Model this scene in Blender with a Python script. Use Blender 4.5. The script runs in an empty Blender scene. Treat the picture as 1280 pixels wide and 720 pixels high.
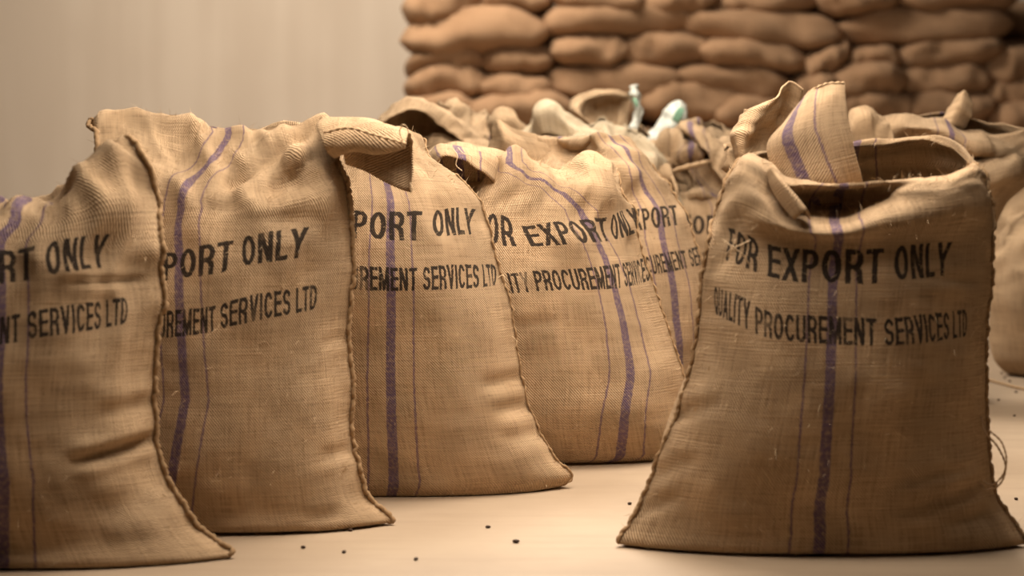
import bpy, math, random
import numpy as np
from mathutils import Vector, noise

S = bpy.context.scene
COL = S.collection
PI = math.pi

# ------------------------------------------------------------------ camera
CAM_H, FPX, TILT = 0.602, 2311.0, math.atan(150 / 2311.0)
cam = bpy.data.cameras.new('camera')
cam.sensor_width = 36.0
cam.lens = FPX * 36.0 / 1280.0
cam.clip_start = 0.05
cam.dof.use_dof = True
cam.dof.focus_distance = 3.5
cam.dof.aperture_fstop = 3.1
co = bpy.data.objects.new('camera', cam)
co.location = (0, 0, CAM_H)
co.rotation_euler = (PI / 2 - TILT, 0, 0)
COL.objects.link(co)
S.camera = co

# ------------------------------------------------------------------ light
S.view_settings.view_transform = 'Standard'
S.view_settings.look = 'None'
S.view_settings.exposure = 0.08
S.view_settings.gamma = 1.0
w = bpy.data.worlds.new('dim_room_light')
S.world = w
w.use_nodes = True
w.node_tree.nodes['Background'].inputs[0].default_value = (1.0, 0.66, 0.40, 1)
w.node_tree.nodes['Background'].inputs[1].default_value = 0.02

def area(name, loc, target, sx, sy, power, col):
    l = bpy.data.lights.new(name, 'AREA')
    l.shape = 'RECTANGLE'; l.size = sx; l.size_y = sy; l.energy = power; l.color = col
    o = bpy.data.objects.new(name, l)
    o.location = loc
    o.rotation_euler = (Vector(target) - Vector(loc)).to_track_quat('-Z', 'Y').to_euler()
    COL.objects.link(o)
    return o
WARM = (1.0, 0.88, 0.74)
area('key_light', (0.42, 3.55, 1.75), (0.35, 3.5, 0.0), 0.8, 0.8, 50, WARM)  # unseen key light, hung low to steepen falloff down the sack faces
area('overhead_fill', (0.0, 2.72, 1.5), (-0.02, 3.1, 0.5), 1.3, 0.35, 22, WARM)  # added low fill brightening tops and upper faces, not a roof opening
area('mid_skylight', (0.0, 5.3, 2.4), (0.0, 5.1, 0.4), 1.3, 1.0, 80, (1.0, 0.91, 0.79))
area('rear_skylight', (-1.0, 7.9, 3.2), (-0.5, 10.0, 0.7), 2.2, 1.2, 150, WARM)
area('front_fill', (1.3, 0.2, 1.9), (-0.1, 3.2, 0.4), 0.9, 0.9, 2, (1.0, 0.78, 0.56))  # added weak fill from the camera side, no window known there

# ------------------------------------------------------------------ helpers
def P(px, py, Y):
    """world point at depth Y seen along the ray of a measured photo position"""
    dx = (px - 640.0) / FPX; dy = -(py - 360.0) / FPX
    c, s = math.cos(TILT), math.sin(TILT)
    d = np.array([dx, s * dy + c, c * dy - s])
    return np.array([0, 0, CAM_H]) + d * (Y / d[1])

def proj(A):
    A = np.asarray(A, float) - np.array([0, 0, CAM_H])
    c, s = math.cos(TILT), math.sin(TILT)
    f = A[..., 1] * c - A[..., 2] * s
    u = A[..., 1] * s + A[..., 2] * c
    return 640 + FPX * A[..., 0] / f, 360 - FPX * u / f

def tag(o, label=None, cat=None, group=None, kind=None):
    if label: o['label'] = label
    if cat: o['category'] = cat
    if group: o['group'] = group
    if kind: o['kind'] = kind
    return o

def link(name, me, mat=None, parent=None):
    o = bpy.data.objects.new(name, me)
    COL.objects.link(o)
    if mat and not me.materials: me.materials.append(mat)
    if parent:
        o.parent = parent
        o.location = -parent.location if parent.location.length else (0, 0, 0)
    return o

def mesh(name, V, F, smooth=True):
    me = bpy.data.meshes.new(name)
    me.from_pydata([tuple(map(float, v)) for v in V], [], F)
    if smooth: me.polygons.foreach_set('use_smooth', [True] * len(me.polygons))
    me.update()
    return me

def empty(name, loc):
    o = bpy.data.objects.new(name, None)
    o.location = loc; o.empty_display_size = 0.1
    COL.objects.link(o)
    return o

def crom(P_, t, closed=False):
    """Catmull-Rom (centripetal knots) through rows of P_, sampled at arc fractions t"""
    P_ = np.asarray(P_, float)
    n = len(P_)
    flat = P_.reshape(n, -1)
    d = np.linalg.norm(P_[1:] - P_[:-1], axis=-1)
    if d.ndim > 1: d = d.mean(axis=tuple(range(1, d.ndim)))
    d = np.maximum(d, 1e-4)
    k = np.concatenate([[0], np.cumsum(d)]); k /= k[-1]
    m = np.zeros_like(flat)
    h = np.diff(k)[:, None]
    s = np.diff(flat, axis=0) / h
    m[0] = s[0]; m[-1] = s[-1]
    for i in range(1, n - 1):
        m[i] = (s[i - 1] * h[i] + s[i] * h[i - 1]) / (h[i] + h[i - 1])
    t = np.asarray(t)
    idx = np.clip(np.searchsorted(k, t, side='right') - 1, 0, n - 2)
    hh = h[idx, 0]; x = ((t - k[idx]) / hh)[:, None]
    hh = hh[:, None]
    a, b = flat[idx], flat[idx + 1]
    out = (2*x**3 - 3*x**2 + 1) * a + (x**3 - 2*x**2 + x) * hh * m[idx] + (-2*x**3 + 3*x**2) * b + (x**3 - x**2) * hh * m[idx + 1]
    return out.reshape((len(t),) + P_.shape[1:])

def line(pts, n):
    pts = np.asarray(pts, float)
    q = crom(pts, np.linspace(0, 1, n * 4))
    d = np.concatenate([[0], np.cumsum(np.linalg.norm(np.diff(q, axis=0), axis=1))])
    d /= d[-1]
    t = np.linspace(0, 1, n)
    return np.stack([np.interp(t, d, q[:, i]) for i in range(q.shape[1])], 1)

def nz(a, b, c=0.0):
    return noise.noise(Vector((a, b, c)))

def gridnoise(U, V, fu, fv, seed, fine=False):
    out = np.zeros(U.shape)
    for i in range(U.shape[0]):
        for j in range(U.shape[1]):
            out[i, j] = nz(U[i, j] * fu + seed * 7.3, V[i, j] * fv - seed * 3.1, seed)
    return out

# ------------------------------------------------------------------ print (lettering made from a font outline in memory)
LINES = ['FOR EXPORT ONLY', 'QUALITY PROCUREMENT SERVICES LTD']
LBOX = [(0.035, 0.945, 0.635, 1.0), (0.0, 1.0, 0.0, 0.295)]   # x0 x1 y0 y1 of each line in the print block
GL = []
IW, IH = 2048, 640
PADX, PADY = 0.03, 0.06
def arc(cx, cy, rx, ry, a0, a1, n=18):
    return [(cx + rx * math.cos(math.radians(a0 + (a1 - a0) * i / n)), cy + ry * math.sin(math.radians(a0 + (a1 - a0) * i / n))) for i in range(n + 1)]
def glyph(ch):
    """(width, strokes) of a bold condensed capital, cap height 1, pen half width .08"""
    h = .08; t = 1 - h
    if ch == 'F': return .40, [[(h,0),(h,t)],[(h,t),(.40,t)],[(h,.53),(.37,.53)]]
    if ch == 'E': return .42, [[(h,0),(h,1)],[(h,t),(.42,t)],[(h,.53),(.39,.53)],[(h,h),(.42,h)]]
    if ch == 'L': return .38, [[(h,0),(h,1)],[(h,h),(.38,h)]]
    if ch == 'I': return .16, [[(h,0),(h,1)]]
    if ch == 'T': return .44, [[(.22,0),(.22,1)],[(0,t),(.44,t)]]
    if ch == 'X': return .50, [[(.06,-.02),(.44,1.02)],[(.06,1.02),(.44,-.02)]]
    if ch == 'Y': return .48, [[(.24,0),(.24,.42)],[(.24,.42),(.06,1.02)],[(.24,.42),(.42,1.02)]]
    if ch == 'V': return .48, [[(.07,1.02),(.24,.06)],[(.41,1.02),(.24,.06)]]
    if ch == 'A': return .50, [[(.07,-.02),(.25,.95)],[(.43,-.02),(.25,.95)],[(.14,.28),(.36,.28)]]
    if ch == 'N': return .48, [[(h,0),(h,1)],[(.40,0),(.40,1)],[(.10,.98),(.38,.02)]]
    if ch == 'M': return .58, [[(h,0),(h,1)],[(.50,0),(.50,1)],[(.09,.98),(.29,.08)],[(.49,.98),(.29,.08)]]
    if ch == 'U': return .48, [[(h,1),(h,.28)] + arc(.24,.26,.16,.18,180,360) + [(.40,.28),(.40,1)]]
    if ch in 'OQ':
        g = [arc(.25,.5,.17,.42,0,360,36)]
        if ch == 'Q': g.append([(.28,.24),(.46,.0)])
        return .50, g
    if ch == 'C': return .48, [arc(.25,.5,.17,.42,42,318,30)]
    if ch == 'D': return .48, [[(h,0),(h,1)],[(h,t),(.20,t)] + arc(.20,.5,.20,.42,90,-90) + [(h,h)]]
    if ch in 'PR':
        g = [[(h,0),(h,1)],[(h,t),(.24,t)] + arc(.24,.70,.15,.22,90,-90) + [(h,.48)]]
        if ch == 'R': g.append([(.25,.47),(.36,.36),(.38,.0)]); return .46, g
        return .46, g
    if ch == 'S': return .46, [arc(.23,.71,.15,.21,20,270,20) + arc(.23,.29,.15,.21,90,-160,20)]
def make_print():
    acc = np.zeros((IH, IW), np.float32)
    for ln, (txt, bx) in enumerate(zip(LINES, LBOX)):
        gl = []; x = 0.0; gs = []
        for ch in txt:
            if ch == ' ':
                x += .27; gl.append((x, x)); continue
            wd, st = glyph(ch)
            gl.append((x, x + wd)); gs.append((x, wd, st)); x += wd + (.075 if ln == 0 else .06)
        Wt = gl[-1][1]
        GL.append([(bx[0] + a / Wt * (bx[1] - bx[0]), bx[0] + b / Wt * (bx[1] - bx[0])) for a, b in gl])
        sx = (bx[1] - bx[0]) / Wt * (1 - 2 * PADX) * IW; ox = (PADX + bx[0] * (1 - 2 * PADX)) * IW
        sy = (bx[3] - bx[2]) * (1 - 2 * PADY) * IH; oy = (PADY + bx[2] * (1 - 2 * PADY)) * IH
        for gx0, wd, st in gs:
            x0, x1 = int(ox + sx * (gx0 - .03)), int(ox + sx * (gx0 + wd + .03)) + 1
            y0, y1 = max(0, int(oy - sy * .06)), min(IH, int(oy + sy * 1.03))
            X, Y = np.meshgrid((np.arange(x0, x1) + .5 - ox) / sx - gx0, (np.arange(y0, y1) + .5 - oy) / sy)
            D = np.full(X.shape, 9.0)
            for s_ in st:
                for (ax, ay), (bx_, by_) in zip(s_[:-1], s_[1:]):
                    vx, vy = bx_ - ax, by_ - ay
                    tt = np.clip(((X - ax) * vx + (Y - ay) * vy) / (vx * vx + vy * vy + 1e-9), 0, 1)
                    D = np.minimum(D, np.hypot(X - ax - tt * vx, Y - ay - tt * vy))
            m = np.clip((.074 - D) * sy * .5 + .5, 0, 1) * ((Y > -.001) & (Y < 1.0) & (X > -.01) & (X < wd + .01))
            acc[y0:y1, x0:x1] = np.maximum(acc[y0:y1, x0:x1], m)
    img = bpy.data.images.new('stencil_print', IW, IH, alpha=False, float_buffer=False)
    img.colorspace_settings.name = 'Non-Color'
    px = np.ones((IH, IW, 4), np.float32); px[..., :3] = acc[..., None]
    img.pixels.foreach_set(px.ravel()); img.update(); img.pack()
    return img
PRINT = make_print()
def tpos(ln, i, side, top):
    b = LBOX[ln]
    return (GL[ln][i][0 if side == 'l' else 1], b[3] if top else b[2])

# ------------------------------------------------------------------ materials
def nodes(name):
    m = bpy.data.materials.new(name); m.use_nodes = True
    nt = m.node_tree
    return m, nt, nt.nodes['Principled BSDF']
def N(nt, typ, **kw):
    n = nt.nodes.new(typ)
    for k, v in kw.items():
        if k.startswith('i_'):
            key = k[2:]
            n.inputs[int(key) if key.isdigit() else key].default_value = v
        else: setattr(n, k, v)
    return n
def M_(nt, op, a, b=None, c=None, clamp=False):
    n = nt.nodes.new('ShaderNodeMath'); n.operation = op; n.use_clamp = clamp
    for i, v in enumerate((a, b, c)):
        if v is None: continue
        if isinstance(v, (int, float)): n.inputs[i].default_value = v
        else: nt.links.new(v, n.inputs[i])
    return n.outputs[0]
def MIX(nt, fac, a, b, blend='MIX'):
    n = nt.nodes.new('ShaderNodeMix'); n.data_type = 'RGBA'; n.blend_type = blend
    for s, v in ((n.inputs[0], fac), (n.inputs[6], a), (n.inputs[7], b)):
        if isinstance(v, (int, float)): s.default_value = v
        elif isinstance(v, tuple): s.default_value = v
        else: nt.links.new(v, s)
    return n.outputs[2]
def RANGE(nt, v, a, b, c=0.0, d=1.0):
    n = nt.nodes.new('ShaderNodeMapRange'); n.interpolation_type = 'SMOOTHSTEP'
    nt.links.new(v, n.inputs[0])
    for i, x in enumerate((a, b, c, d)): n.inputs[i + 1].default_value = x
    return n.outputs[0]

def burlap(name, base, dark, printed=True, stripes=True, weave=True, bump=1.0):
    m, nt, bs = nodes(name)
    L = nt.links.new
    uv = N(nt, 'ShaderNodeUVMap', uv_map='UVMap').outputs[0]
    if not weave:
        uv = N(nt, 'ShaderNodeTexCoord').outputs['Object']
    sx = N(nt, 'ShaderNodeSeparateXYZ'); L(uv, sx.inputs[0])
    U, V = sx.outputs[0], sx.outputs[1]
    # large soft tone variation, threads, flecks
    n1 = N(nt, 'ShaderNodeTexNoise', i_Scale=7.0, i_Detail=4.0); L(uv, n1.inputs['Vector'])
    def thread(su, sv, sc=1.0):
        mp = N(nt, 'ShaderNodeMapping'); mp.inputs['Scale'].default_value = (su, sv, 3.0); L(uv, mp.inputs[0])
        n = N(nt, 'ShaderNodeTexNoise', i_Scale=sc, i_Detail=2.0); L(mp.outputs[0], n.inputs['Vector'])
        return n.outputs[0]
    tw = thread(260, 14); tf = thread(12, 300)
    tone = M_(nt, 'ADD', M_(nt, 'MULTIPLY', tw, 0.5), M_(nt, 'MULTIPLY', tf, 0.5))
    c = MIX(nt, RANGE(nt, n1.outputs[0], 0.3, 0.72), dark, base)
    c = MIX(nt, RANGE(nt, tone, 0.36, 0.66, 0.0, 0.42), c, (base[0]*1.25, base[1]*1.24, base[2]*1.2, 1))
    fl = N(nt, 'ShaderNodeTexNoise', i_Scale=1.0, i_Detail=2.0)
    mp = N(nt, 'ShaderNodeMapping'); mp.inputs['Scale'].default_value = (170, 95, 60); L(uv, mp.inputs[0]); L(mp.outputs[0], fl.inputs['Vector'])
    c = MIX(nt, RANGE(nt, fl.outputs[0], 0.70, 0.76, 0.0, 0.55), c, (dark[0]*.35, dark[1]*.28, dark[2]*.25, 1))
    if weave:
        tk = M_(nt, 'SINE', M_(nt, 'ADD', M_(nt, 'MULTIPLY', U, 2 * PI / 0.0048), M_(nt, 'ADD', M_(nt, 'MULTIPLY', V, 2 * PI / 0.0056), M_(nt, 'MULTIPLY', M_(nt, 'SUBTRACT', thread(30, 30), 0.5), 5.0))))
        gaps = M_(nt, 'MULTIPLY', RANGE(nt, tk, 0.1, -1.0, 0.0, 0.40), RANGE(nt, thread(11, 11), 0.38, 0.62, 0.3, 1.0))
        c = MIX(nt, gaps, c, (dark[0]*.5, dark[1]*.45, dark[2]*.4, 1))
        slub = RANGE(nt, tone, 0.48, 0.34, 0.0, 0.45)
        c = MIX(nt, slub, c, (dark[0]*.6, dark[1]*.55, dark[2]*.5, 1))
    if stripes:
        st = N(nt, 'ShaderNodeUVMap', uv_map='Stripe').outputs[0]
        ss = N(nt, 'ShaderNodeSeparateXYZ'); L(st, ss.inputs[0])
        x = ss.outputs[0]
        rough = M_(nt, 'MULTIPLY', M_(nt, 'SUBTRACT', thread(90, 90), 0.5), 0.004)
        x = M_(nt, 'ADD', x, rough)
        ax = M_(nt, 'ABSOLUTE', x)
        wide = RANGE(nt, ax, 0.0075, 0.0098, 1.0, 0.0)
        thin = RANGE(nt, M_(nt, 'ABSOLUTE', M_(nt, 'SUBTRACT', ax, 0.042)), 0.0014, 0.0026, 1.0, 0.0)
        wear = RANGE(nt, thread(160, 160), 0.25, 0.62, 0.55, 1.0)
        c = MIX(nt, M_(nt, 'MULTIPLY', M_(nt, 'MULTIPLY', wide, wear), 0.86), c, (0.095, 0.06, 0.135, 1))
        c = MIX(nt, M_(nt, 'MULTIPLY', M_(nt, 'MULTIPLY', thin, wear), 0.85), c, (0.15, 0.09, 0.13, 1))
    if printed:
        pu = N(nt, 'ShaderNodeUVMap', uv_map='Print').outputs[0]
        ad = N(nt, 'ShaderNodeVectorMath', operation='ADD')
        jn = N(nt, 'ShaderNodeTexNoise', i_Scale=240.0, i_Detail=1.0); L(uv, jn.inputs['Vector'])
        sc = N(nt, 'ShaderNodeVectorMath', operation='MULTIPLY_ADD'); L(jn.outputs['Color'], sc.inputs[0])
        sc.inputs[1].default_value = (0.006, 0.02, 0); sc.inputs[2].default_value = (-0.003, -0.01, 0)
        L(pu, ad.inputs[0]); L(sc.outputs[0], ad.inputs[1])
        im = N(nt, 'ShaderNodeTexImage', image=PRINT, extension='CLIP', interpolation='Linear'); L(ad.outputs[0], im.inputs[0])
        worn = RANGE(nt, thread(130, 220), 0.20, 0.40, 0.55, 1.0)
        patch = N(nt, 'ShaderNodeTexNoise', i_Scale=16.0, i_Detail=3.0); L(uv, patch.inputs['Vector'])
        worn = M_(nt, 'MULTIPLY', worn, RANGE(nt, patch.outputs[0], 0.25, 0.42, 0.55, 1.0))
        f = M_(nt, 'MULTIPLY', RANGE(nt, im.outputs[0], 0.3, 0.75), M_(nt, 'MULTIPLY', worn, 0.97))
        c = MIX(nt, f, c, (0.022, 0.015, 0.012, 1))
    L(c, bs.inputs['Base Color'])
    bs.inputs['Roughness'].default_value = 0.92
    bs.inputs['Specular IOR Level'].default_value = 0.12
    bs.inputs['Sheen Weight'].default_value = 0.06
    bs.inputs['Sheen Roughness'].default_value = 0.6
    bs.inputs['Sheen Tint'].default_value = (1.0, 0.85, 0.65, 1)
    if weave:
        ku = 2 * PI / 0.0048; kv = 2 * PI / 0.0056
        wob = M_(nt, 'MULTIPLY', M_(nt, 'SUBTRACT', thread(30, 30), 0.5), 5.0)
        a = M_(nt, 'SINE', M_(nt, 'ADD', M_(nt, 'ADD', M_(nt, 'MULTIPLY', U, ku), M_(nt, 'MULTIPLY', V, kv)), wob))
        b = M_(nt, 'SINE', M_(nt, 'ADD', M_(nt, 'MULTIPLY', V, kv * 1.0), wob))
        reg = thread(9, 9)
        h = M_(nt, 'ADD', M_(nt, 'MULTIPLY', a, RANGE(nt, reg, 0.40, 0.60, 0.45, 1.1)), M_(nt, 'MULTIPLY', b, 0.10))
        h = M_(nt, 'ADD', h, M_(nt, 'MULTIPLY', tone, 3.0))
        bp = N(nt, 'ShaderNodeBump', i_Strength=0.8 * bump, i_Distance=0.0016); L(h, bp.inputs['Height'])
        L(bp.outputs[0], bs.inputs['Normal'])
    return m

JUTE = (0.52, 0.362, 0.222, 1); JUTE_D = (0.39, 0.258, 0.148, 1)
MB = burlap('printed_burlap', JUTE, JUTE_D)
MF = burlap('plain_burlap', JUTE, JUTE_D, printed=False, stripes=False)
MFS = burlap('striped_burlap', JUTE, JUTE_D, printed=False, stripes=True)

def plain(name, col, rough=0.8, var=0.12, scale=60.0):
    m, nt, bs = nodes(name)
    n = N(nt, 'ShaderNodeTexNoise', i_Scale=scale, i_Detail=3.0)
    nt.links.new(N(nt, 'ShaderNodeTexCoord').outputs['Object'], n.inputs['Vector'])
    c = MIX(nt, n.outputs[0], tuple(x * (1 - var) for x in col[:3]) + (1,), tuple(min(1, x * (1 + var)) for x in col[:3]) + (1,))
    nt.links.new(c, bs.inputs['Base Color']); bs.inputs['Roughness'].default_value = rough
    bs.inputs['Specular IOR Level'].default_value = 0.2
    return m
M_SEAM = plain('jute_stitching', (0.30, 0.19, 0.10), 0.95, 0.35, 300)
M_FUZZ = plain('loose_jute_fibre', (0.62, 0.45, 0.28), 0.9, 0.1)
M_TWINE = plain('jute_twine', (0.42, 0.28, 0.16), 0.9, 0.3, 400)
M_BEAN = plain('dark_grain', (0.05, 0.028, 0.016), 0.6)
M_LINER = plain('white_liner', (0.56, 0.56, 0.49), 0.45, 0.05)
M_GREEN = plain('green_print', (0.22, 0.40, 0.27), 0.5, 0.1)

# ------------------------------------------------------------------ setting
def box(name, x0, x1, y0, y1, z0, z1, mat):
    V = [(x, y, z) for x in (x0, x1) for y in (y0, y1) for z in (z0, z1)]
    F = [(0,1,3,2), (4,6,7,5), (0,4,5,1), (2,3,7,6), (0,2,6,4), (1,5,7,3)]
    return tag(link(name, mesh(name, V, F, False), mat), kind='structure')

m_floor, nt, bs = nodes('smooth_floor')
tc = N(nt, 'ShaderNodeTexCoord').outputs['Object']
n1 = N(nt, 'ShaderNodeTexNoise', i_Scale=1.6, i_Detail=6.0, i_Roughness=0.62); nt.links.new(tc, n1.inputs[0])
mp = N(nt, 'ShaderNodeMapping'); mp.inputs['Scale'].default_value = (1.2, 9, 1); nt.links.new(tc, mp.inputs[0])
n2 = N(nt, 'ShaderNodeTexNoise', i_Scale=2.5, i_Detail=5.0); nt.links.new(mp.outputs[0], n2.inputs[0])
c = MIX(nt, RANGE(nt, n1.outputs[0], .3, .7), (0.33, 0.24, 0.16, 1), (0.395, 0.295, 0.20, 1))
c = MIX(nt, RANGE(nt, n2.outputs[0], .45, .75, 0, .35), c, (0.28, 0.20, 0.135, 1))
nt.links.new(c, bs.inputs['Base Color']); bs.inputs['Roughness'].default_value = 0.62
bp = N(nt, 'ShaderNodeBump', i_Strength=0.2, i_Distance=0.002); nt.links.new(n2.outputs[0], bp.inputs['Height']); nt.links.new(bp.outputs[0], bs.inputs['Normal'])

m_wall, nt, bs = nodes('plaster_wall')
tc = N(nt, 'ShaderNodeTexCoord').outputs['Object']
mp = N(nt, 'ShaderNodeMapping'); mp.inputs['Scale'].default_value = (3.5, 3.5, 0.25); nt.links.new(tc, mp.inputs[0])
n1 = N(nt, 'ShaderNodeTexNoise', i_Scale=1.6, i_Detail=4.0); nt.links.new(mp.outputs[0], n1.inputs[0])
n2 = N(nt, 'ShaderNodeTexNoise', i_Scale=0.9, i_Detail=3.0); nt.links.new(tc, n2.inputs[0])
f = M_(nt, 'ADD', M_(nt, 'MULTIPLY', n1.outputs[0], .5), M_(nt, 'MULTIPLY', n2.outputs[0], .5))
c = MIX(nt, RANGE(nt, f, .38, .62), (0.58, 0.485, 0.385, 1), (0.64, 0.545, 0.44, 1))
nt.links.new(c, bs.inputs['Base Color']); bs.inputs['Roughness'].default_value = 0.85

box('floor', -7, 7, -3, 11.4, -0.1, 0.0, m_floor)
box('wall_back', -7, 7, 11.0, 11.2, 0.0, 4.0, m_wall)

# ------------------------------------------------------------------ sack builder
def W(lst, Y0):
    return [P(x, y, Y0 + d) for x, y, d in lst]

def body_ring(py, pl, pr, tf, tb, Y0, dl=0.0, dr=0.0, ef=0.75, z=None, skew=0.0):
    """closed section: front points seam to seam, back points seam to seam"""
    L, R = P(pl, py, Y0 + dl), P(pr, py, Y0 + dr)
    if z is None: z = P((pl + pr) / 2, py, Y0)[2]
    f, b = [], []
    for s in np.linspace(-1, 1, 13):
        q = (1 - abs(s) ** 2.4) ** ef
        p = L * (1 - s) / 2 + R * (1 + s) / 2; p[2] = z
        a = p.copy(); a[1] -= tf * q * (1 + skew * s)
        f.append(a)
    for s in np.linspace(1, -1, 11):
        q = (1 - abs(s) ** 2.4) ** 0.7
        p = L * (1 - s) / 2 + R * (1 + s) / 2; p[2] = z
        a = p.copy(); a[1] += tb * q
        b.append(a)
    return f, b

CLOTH_W = 0.62
class Loft:
    def __init__(s, rings, nf=72, nb=36, nv=100, bottom=True):
        R = []
        if bottom:
            f, b = rings[0]
            allp = np.array(list(f) + list(b)); c = allp.mean(0)
            for k in (0.05, 0.55):
                R.append(([c + (np.array(p) - c) * k for p in f], [c + (np.array(p) - c) * k for p in b]))
        R += rings
        rows = []
        for f, b in R:
            F = line(f, nf + 1); B = line(b, nb + 1)
            rows.append(np.concatenate([F, B[1:-1]]))
        rows = np.array(rows)                       # (rows, cols, 3)
        s.G = crom(rows, np.linspace(0, 1, nv))
        s.nf, s.nb, s.nv = nf, nb, nv
        s.nc = s.G.shape[1]
        # cloth coordinates
        d = np.linalg.norm(np.diff(s.G[:, nf // 4: 3 * nf // 4], axis=0), axis=2).mean(1)
        v = np.concatenate([[0], np.cumsum(d)])
        s.Vc = np.repeat(v[:, None], s.nc, 1)
        u = np.concatenate([np.linspace(-.5, .5, nf + 1), .5 + np.arange(1, nb) / nb])
        s.Uc = np.repeat((u * CLOTH_W)[None], nv, 0)
    def normals(s):
        G = s.G
        du = np.roll(G, -1, 1) - np.roll(G, 1, 1)
        dv = np.gradient(G, axis=0)
        n = np.cross(du, dv); n /= np.linalg.norm(n, axis=2, keepdims=True) + 1e-9
        return n
    def displace(s, d):
        s.G = s.G + s.normals() * d[..., None]
    def find(s, px, py, vmax=None):
        X, Y = proj(s.G[:, :s.nf + 1])
        N_ = s.normals()[:, :s.nf + 1]
        D = (X - px) ** 2 + (Y - py) ** 2
        back = N_[..., 1] > 0.15
        D = D + back * 400
        if vmax is not None: D = D + (s.Vc[:, :s.nf + 1] > vmax) * 1e6
        i, j = np.unravel_index(D.argmin(), D.shape)
        i = min(max(i, 1), s.nv - 2); j = min(max(j, 1), s.nf - 1)
        a = np.array([[X[i, j+1] - X[i, j-1], X[i+1, j] - X[i-1, j]], [Y[i, j+1] - Y[i, j-1], Y[i+1, j] - Y[i-1, j]]]) / 2
        try: st = np.clip(np.linalg.solve(a, [px - X[i, j], py - Y[i, j]]), -1.0, 1.0)
        except Exception: st = (0, 0)
        u = s.Uc[i, j] + st[0] * (s.Uc[i, j+1] - s.Uc[i, j-1]) / 2
        v = s.Vc[i, j] + st[1] * (s.Vc[i+1, j] - s.Vc[i-1, j]) / 2
        return u, v
    def mesh(s, name, stripe=None, prt=None, vmax=None):
        nv, nc, nf = s.nv, s.nc, s.nf
        V = s.G.reshape(-1, 3)
        F = []; uvs = []; idx = []
        for i in range(nv - 1):
            for j in range(nc):
                k = (j + 1) % nc
                F.append((i*nc + j, i*nc + k, (i+1)*nc + k, (i+1)*nc + j))
        me = mesh(name, V, F)
        # loops follow F order
        I = np.repeat(np.arange(nv - 1), nc); J = np.tile(np.arange(nc), nv - 1)
        Iu = np.stack([I, I, I + 1, I + 1], 1).ravel(); Ju = np.stack([J, J + 1, J + 1, J], 1).ravel()
        ucol = np.concatenate([s.Uc[0], [s.Uc[0, 0] + CLOTH_W * 2]])
        vv = s.Vc[:, 0]
        u = ucol[Ju]; v = vv[Iu]
        me.uv_layers.new(name='UVMap').data.foreach_set('uv', np.stack([u, v], 1).ravel())
        front = (Ju <= nf)
        # stripes: polyline of measured points -> offset u0(v)
        if stripe is None: u0 = np.zeros_like(v)
        else:
            q = sorted([s.find(x, y)[::-1] for x, y in stripe])
            u0 = np.interp(v, [a for a, b in q], [b for a, b in q])
        su = np.where(u > CLOTH_W / 2, u - CLOTH_W, u - u0)
        me.uv_layers.new(name='Stripe').data.foreach_set('uv', np.stack([su, v], 1).ravel())
        if prt:
            A, Bv = [], []
            for (ln, ch, side, top, x, y) in prt:
                a, b = s.find(x, y, vmax)
                A.append((a, b)); Bv.append(tpos(ln, ch, side, top))
            A = np.array(A); Bv = np.array(Bv)
            m0 = A.mean(0)
            def tps(P1, P2):
                r2 = ((P1[:, None] - P2[None]) ** 2).sum(-1) + 1e-12
                return .5 * r2 * np.log(r2)
            n_ = len(A)
            K = tps(A, A) + 2e-4 * np.eye(n_)
            Q = np.concatenate([np.ones((n_, 1)), A - m0], 1)
            Mx = np.block([[K, Q], [Q.T, np.zeros((3, 3))]])
            cf = np.linalg.solve(Mx, np.concatenate([Bv, np.zeros((3, 2))]))
            uniq = np.stack([u, v], 1)
            T = tps(uniq, A) @ cf[:n_] + np.concatenate([np.ones((len(u), 1)), uniq - m0], 1) @ cf[n_:]
            T = np.stack([PADX + T[:, 0] * (1 - 2 * PADX), PADY + T[:, 1] * (1 - 2 * PADY)], 1)
            bad = (~front) | (v > (vmax or 9)) | (np.abs(u - m0[0]) > .5)
            T[bad] = -5
        else:
            T = np.full((len(u), 2), -5.0)
        me.uv_layers.new(name='Print').data.foreach_set('uv', T.ravel().astype(np.float32))
        return me

def patch(name, rows, mat, parent, Y0=None, nu=40, nv=26, stripe=None, wr=0.002, seed=1, thick=0.003):
    """a loose piece of the same cloth: rows of points, lofted"""
    if Y0 is not None: rows = [W(r, Y0) for r in rows]
    R = np.array([line(r, nu) for r in rows])
    G = crom(R, np.linspace(0, 1, nv))
    du = np.gradient(G, axis=1); dv = np.gradient(G, axis=0)
    n = np.cross(du, dv); n /= np.linalg.norm(n, axis=2, keepdims=True) + 1e-9
    uu = np.concatenate([[0], np.cumsum(np.linalg.norm(np.diff(G, axis=1), axis=2).mean(0))])
    vv = np.concatenate([[0], np.cumsum(np.linalg.norm(np.diff(G, axis=0), axis=2).mean(1))])
    UU, VV = np.meshgrid(uu, vv)
    d = gridnoise(UU, VV, 14, 14, seed) * wr * 1.6 + (1 - np.abs(gridnoise(UU, VV, 9, 7, seed + 8)) * 5) * wr * .8 + gridnoise(UU, VV, 45, 25, seed + 5) * wr
    G = G + n * d[..., None]
    F = [(i*nu + j, i*nu + j + 1, (i+1)*nu + j + 1, (i+1)*nu + j) for i in range(nv - 1) for j in range(nu - 1)]
    me = mesh(name, G.reshape(-1, 3), F)
    I = np.array(F).ravel()
    u, v = UU.ravel()[I], VV.ravel()[I]
    me.uv_layers.new(name='UVMap').data.foreach_set('uv', np.stack([u, v], 1).ravel())
    me.uv_layers.new(name='Stripe').data.foreach_set('uv', np.stack([u - (5 if stripe is None else stripe if not isinstance(stripe, tuple) else np.interp(v, [0, VV.max()], stripe)), v], 1).ravel())
    o = link(name, me, mat, parent)
    sm = o.modifiers.new('cloth', 'SOLIDIFY'); sm.thickness = thick; sm.offset = 0
    return o

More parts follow.
